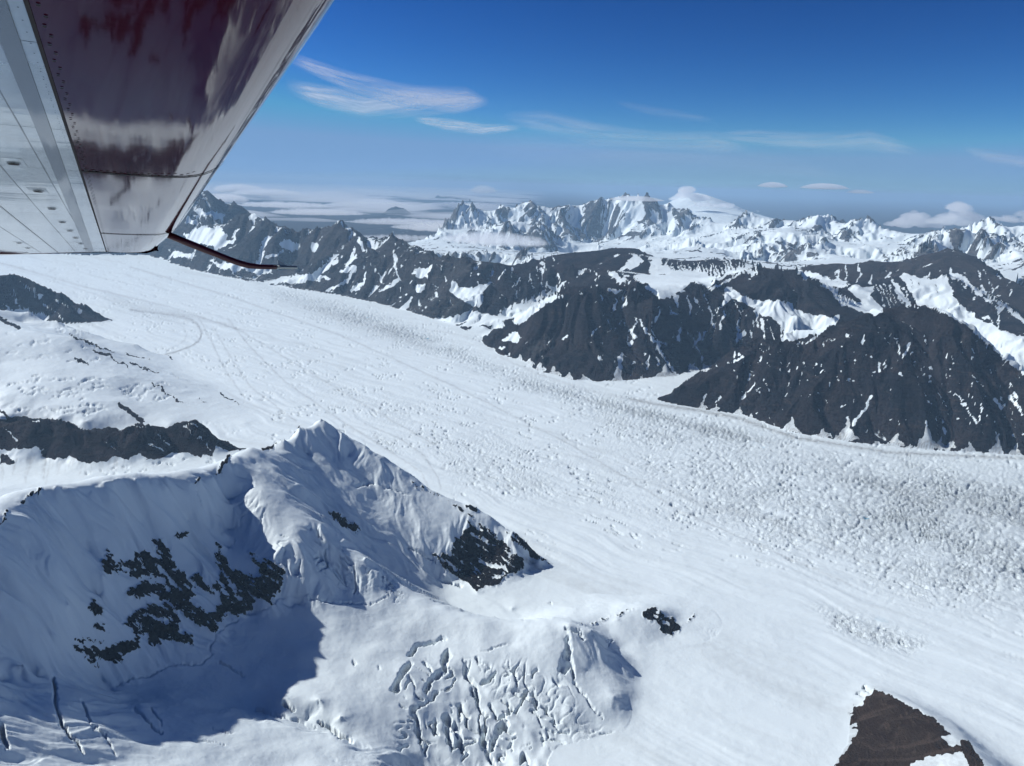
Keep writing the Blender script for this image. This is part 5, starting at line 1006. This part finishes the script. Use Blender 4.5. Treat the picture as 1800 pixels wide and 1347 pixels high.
def panel(name, a0, a1, b0, b1, m, h=0.0, label=None, tip=False, n=6, parent=wing):
    V = []; U_ = []
    for i in range(n+1):
        for j in range(5):
            b = b0+(b1-b0)*j/4; a = a0+(a1-a0)*i/n
            if tip: a = a0+(tipa(b)-a0)*i/n
            V.append(wp(a, b, h-.0012*math.sin(j/4*pi)*math.sin(i/n*pi))); U_.append((a*.5, b))
    F = [(i*5+j, i*5+j+1, (i+1)*5+j+1, (i+1)*5+j) for i in range(n) for j in range(4)]
    o = part(name, V, F, m, U_, label=label, parent=parent); return o
AB = [-1.6, 1.6, 2.35, 3.03, 3.75, 4.5, 5.57, 6.5, 7.5]; SK = []
for i in range(len(AB)-1):
    for b0, b1 in ((-.112, -.484), (-.490, -1.45)):
        SK.append((AB[i], AB[i+1], b0, b1, panel('skin_panel', AB[i]+.0015, AB[i+1]-.0015, b0, b1, GREY, tip=(i == len(AB)-2))))
def strip(name, pts, w, m, h, parent=wing, kind=None, label=None):
    V = []; n = len(pts)
    for i, (a, b) in enumerate(pts):
        p = np.array(pts[max(0, i-1)]); q = np.array(pts[min(n-1, i+1)]); d = (q-p)/np.linalg.norm(q-p); nn = np.array([-d[1], d[0]]); ww = w[i] if isinstance(w, (list, tuple)) else w
        for s in (-.5, .5): V.append(wp(a+nn[0]*ww*s, b+nn[1]*ww*s, h))
    return part(name, V, [(2*i, 2*i+1, 2*i+3, 2*i+2) for i in range(n-1)], m, [(0, 0)]*len(V), smooth=False, parent=parent, kind=kind, label=label)
A8 = np.linspace(-1.6, 7.45, 10)
strip('grey_stripe', [(a, -.150-(a-1.4)*.0135) for a in A8], [.030+.0045*max(0, a-1.4) for a in A8], BAND, -.0022, label='dark grey stripe along the silver skin')  # dark grey strip laid over the skin, wider towards the tip
strip('seam_strip', [(-1.6, -.109), (7.5, -.109)], .007, DARK, -.0016); strip('seam_strip', [(-1.6, -.487), (7.8, -.487)], .008, BAND, -.0016)
strip('lap_seam', [(-1.6, -.330), (7.6, -.345)], .004, BAND, -.0014); strip('lap_seam', [(-1.6, -.205), (7.6, -.225)], .003, BAND, -.0014); strip('lap_seam', [(-1.6, -.62), (7.9, -.62)], .004, BAND, -.0014)
for a in (3.031, 5.570):
    V = []
    for i, (b, h) in enumerate(NOSE[:13]):
        bb = b if b < 0 else b*(1-.16*float(sstep(5.6, 7.55, a)))
        p = np.array(NOSE[max(0, i-1)]); q = np.array(NOSE[i+1]); d = (q-p)/np.linalg.norm(q-p); nb, nh = d[1], -d[0]
        hh = h+nh*.0025; wd = .011 if a < 4 else .016; V += [wp(a-wd, bb+nb*.0025, hh), wp(a+wd, bb+nb*.0025, hh)]
    part('rib_seam', V, [(2*i, 2*i+1, 2*i+3, 2*i+2) for i in range(12)], DARK, [(0, 0)]*len(V), smooth=False, label='dark riveted joint between two leading edge skins')
# rivets: far too small to pick apart, one part per row
def rivets(pts, r, label):
    V = []; F = []
    for a, b, h in pts:
        k = len(V); 
        for j in range(6): V.append(wp(a+r*math.cos(j*pi/3)*1.4, b+r*math.sin(j*pi/3), h))
        F.append(tuple(range(k, k+6)))
    part('rivets', V, F, DARK, [(0, 0)]*len(V), smooth=False, label=label, kind='stuff')
rivets([(a, -.094+.006*(i % 2), -.0022) for i, a in enumerate(np.arange(.9, 7.45, .05))], .0036, 'row of dark rivets along the maroon edge of the seam')
rivets([(3.031+dd, b, -.003+(.004 if b > .2 else 0)) for b in np.arange(-.09, .26, .021) for dd in (-.04,)]+[(5.57-.02, b, -.003) for b in np.arange(-.09, .24, .021)], .0075, 'rivets along the joints between leading edge skins')
rivets([(a, b, -.0026) for a in np.arange(1.0, 7.4, .06) for b in (-.122, -.47, -.50)], .0016, 'fine rivet rows on the silver skin')
for a, b in ((2.951, -.292), (3.617, -.281), (4.24, -.279), (4.90, -.277), (5.441, -.27), (6.0, -.266), (6.556, -.26), (7.131, -.253), (6.704, -.66), (7.268, -.66), (2.3, -.30), (1.6, -.31)):
    pl = panel('hole_plate', a-.09, a+.09, b-.032, b+.032, GREY, h=-.0012, n=2)
    def disc(name, r, m, h, par, sc=1.0):
        V = [wp(a+r*math.cos(t)*1.0, b+r*math.sin(t), h) for t in np.linspace(0, 2*pi, 20, endpoint=False)]
        return part(name, V, [tuple(range(20))], m, [(0, 0)]*20, smooth=False, parent=par)
    disc('hole_rim', .0205, BAND, -.0042, pl); disc('hole', .0165, DARK, -.0062, pl)
# upper skin, tip and outer panel
V = [wp(-1.6, b, h) for b, h in NOSE[-1:]+[(-.5, .185), (-1.0, .12), (-1.45, .004)]]; V2 = [wp(tipa(b)-.02, b, h) for b, h in NOSE[-1:]+[(-.5, .185), (-1.0, .12), (-1.45, .004)]]
part('upper_skin', V+V2, [(i, i+1, i+5, i+4) for i in range(3)], GREY, [(0, 0)]*8)
bl = [.298, .27, .2, .1, 0, -.1, -.3, -.5, -.8, -1.1, -1.45]; ht = [.07, .15, .17, .18, .19, .19, .19, .185, .155, .10, .004]
V = []
for b, h in zip(bl, ht):
    a = tipa(b); V += [wp(a, b, -.003 if b < .25 else .02), wp(a+.02, b, -.001 if b < .25 else .03), wp(a+.07, b*.98, h*.5), wp(a, b, h)]
part('wing_tip_fairing', V, [(4*i+j, 4*i+j+1, 4*i+j+5, 4*i+j+4) for i in range(len(bl)-1) for j in range(3)], MAR, [(0, 0)]*len(V), label='maroon fairing closing the wing tip')
V = [wp(7.9, -.72, -.004), wp(7.6, -1.5, -.004), wp(7.7, -1.5, -.055), wp(8.15, -1.1, -.03), wp(8.0, -.72, -.0045)]
part('tip_fence', V+[p+WS*.03 for p in V], [(0, 1, 2, 3, 4), (5, 9, 8, 7, 6)]+[(i, (i+1) % 5, (i+1) % 5+5, i+5) for i in range(5)], MAR, [(0, 0)]*10, smooth=False, label='dark triangular edge under the wing tip at the far left')
# pitot tube
def onspan(px, py, a):
    d = unit(px, py); return d*(a/(d@WS))
def tube(name, pts, r, m, label=None, parent=wing, seg=12):
    P = [np.array(p) for p in pts]; V = []; F = []; n = len(P)
    for i in range(n):
        d = P[min(n-1, i+1)]-P[max(0, i-1)]; d /= np.linalg.norm(d); e = np.cross(d, WS); e /= np.linalg.norm(e); f = np.cross(d, e)
        rr = r[i] if isinstance(r, list) else r
        for k in range(seg): t = 2*pi*k/seg; V.append(P[i]+(e*math.cos(t)+f*math.sin(t))*rr)
    for i in range(n-1):
        for k in range(seg): F.append((i*seg+k, i*seg+(k+1) % seg, (i+1)*seg+(k+1) % seg, (i+1)*seg+k))
    F += [tuple(range(seg))[::-1], tuple(range((n-1)*seg, n*seg))]
    return part(name, V, F, m, [(0, 0)]*len(V), label=label, parent=parent)
A_ = 5.72
ctrl = [(296, 413), (330, 427), (360, 439), (385, 449), (405, 457), (422, 463), (438, 467), (455, 469), (472, 469.5), (486, 469.5)]
tb = tube('pitot_mast', [onspan(x, y, A_) for x, y in ctrl], [.023]*3+[.021]*4+[.017]*3, TUBEM, label='curved maroon tube below the leading edge')
tube('pitot_tip', [onspan(484, 470, A_), onspan(500, 470, A_), onspan(522, 470.5, A_), onspan(523, 470.5, A_)], [.012, .012, .012, .009], MET, parent=tb, label='straight grey metal nozzle')
q = [onspan(489, 467, A_), onspan(505, 467, A_), onspan(491, 457, A_), onspan(488, 458, A_)]
part('pitot_fin', q+[p+WS*.012 for p in q], [(0, 1, 2, 3), (4, 7, 6, 5)]+[(i, (i+1) % 4, (i+1) % 4+4, i+4) for i in range(4)], MET, [(0, 0)]*8, smooth=False, parent=tb)
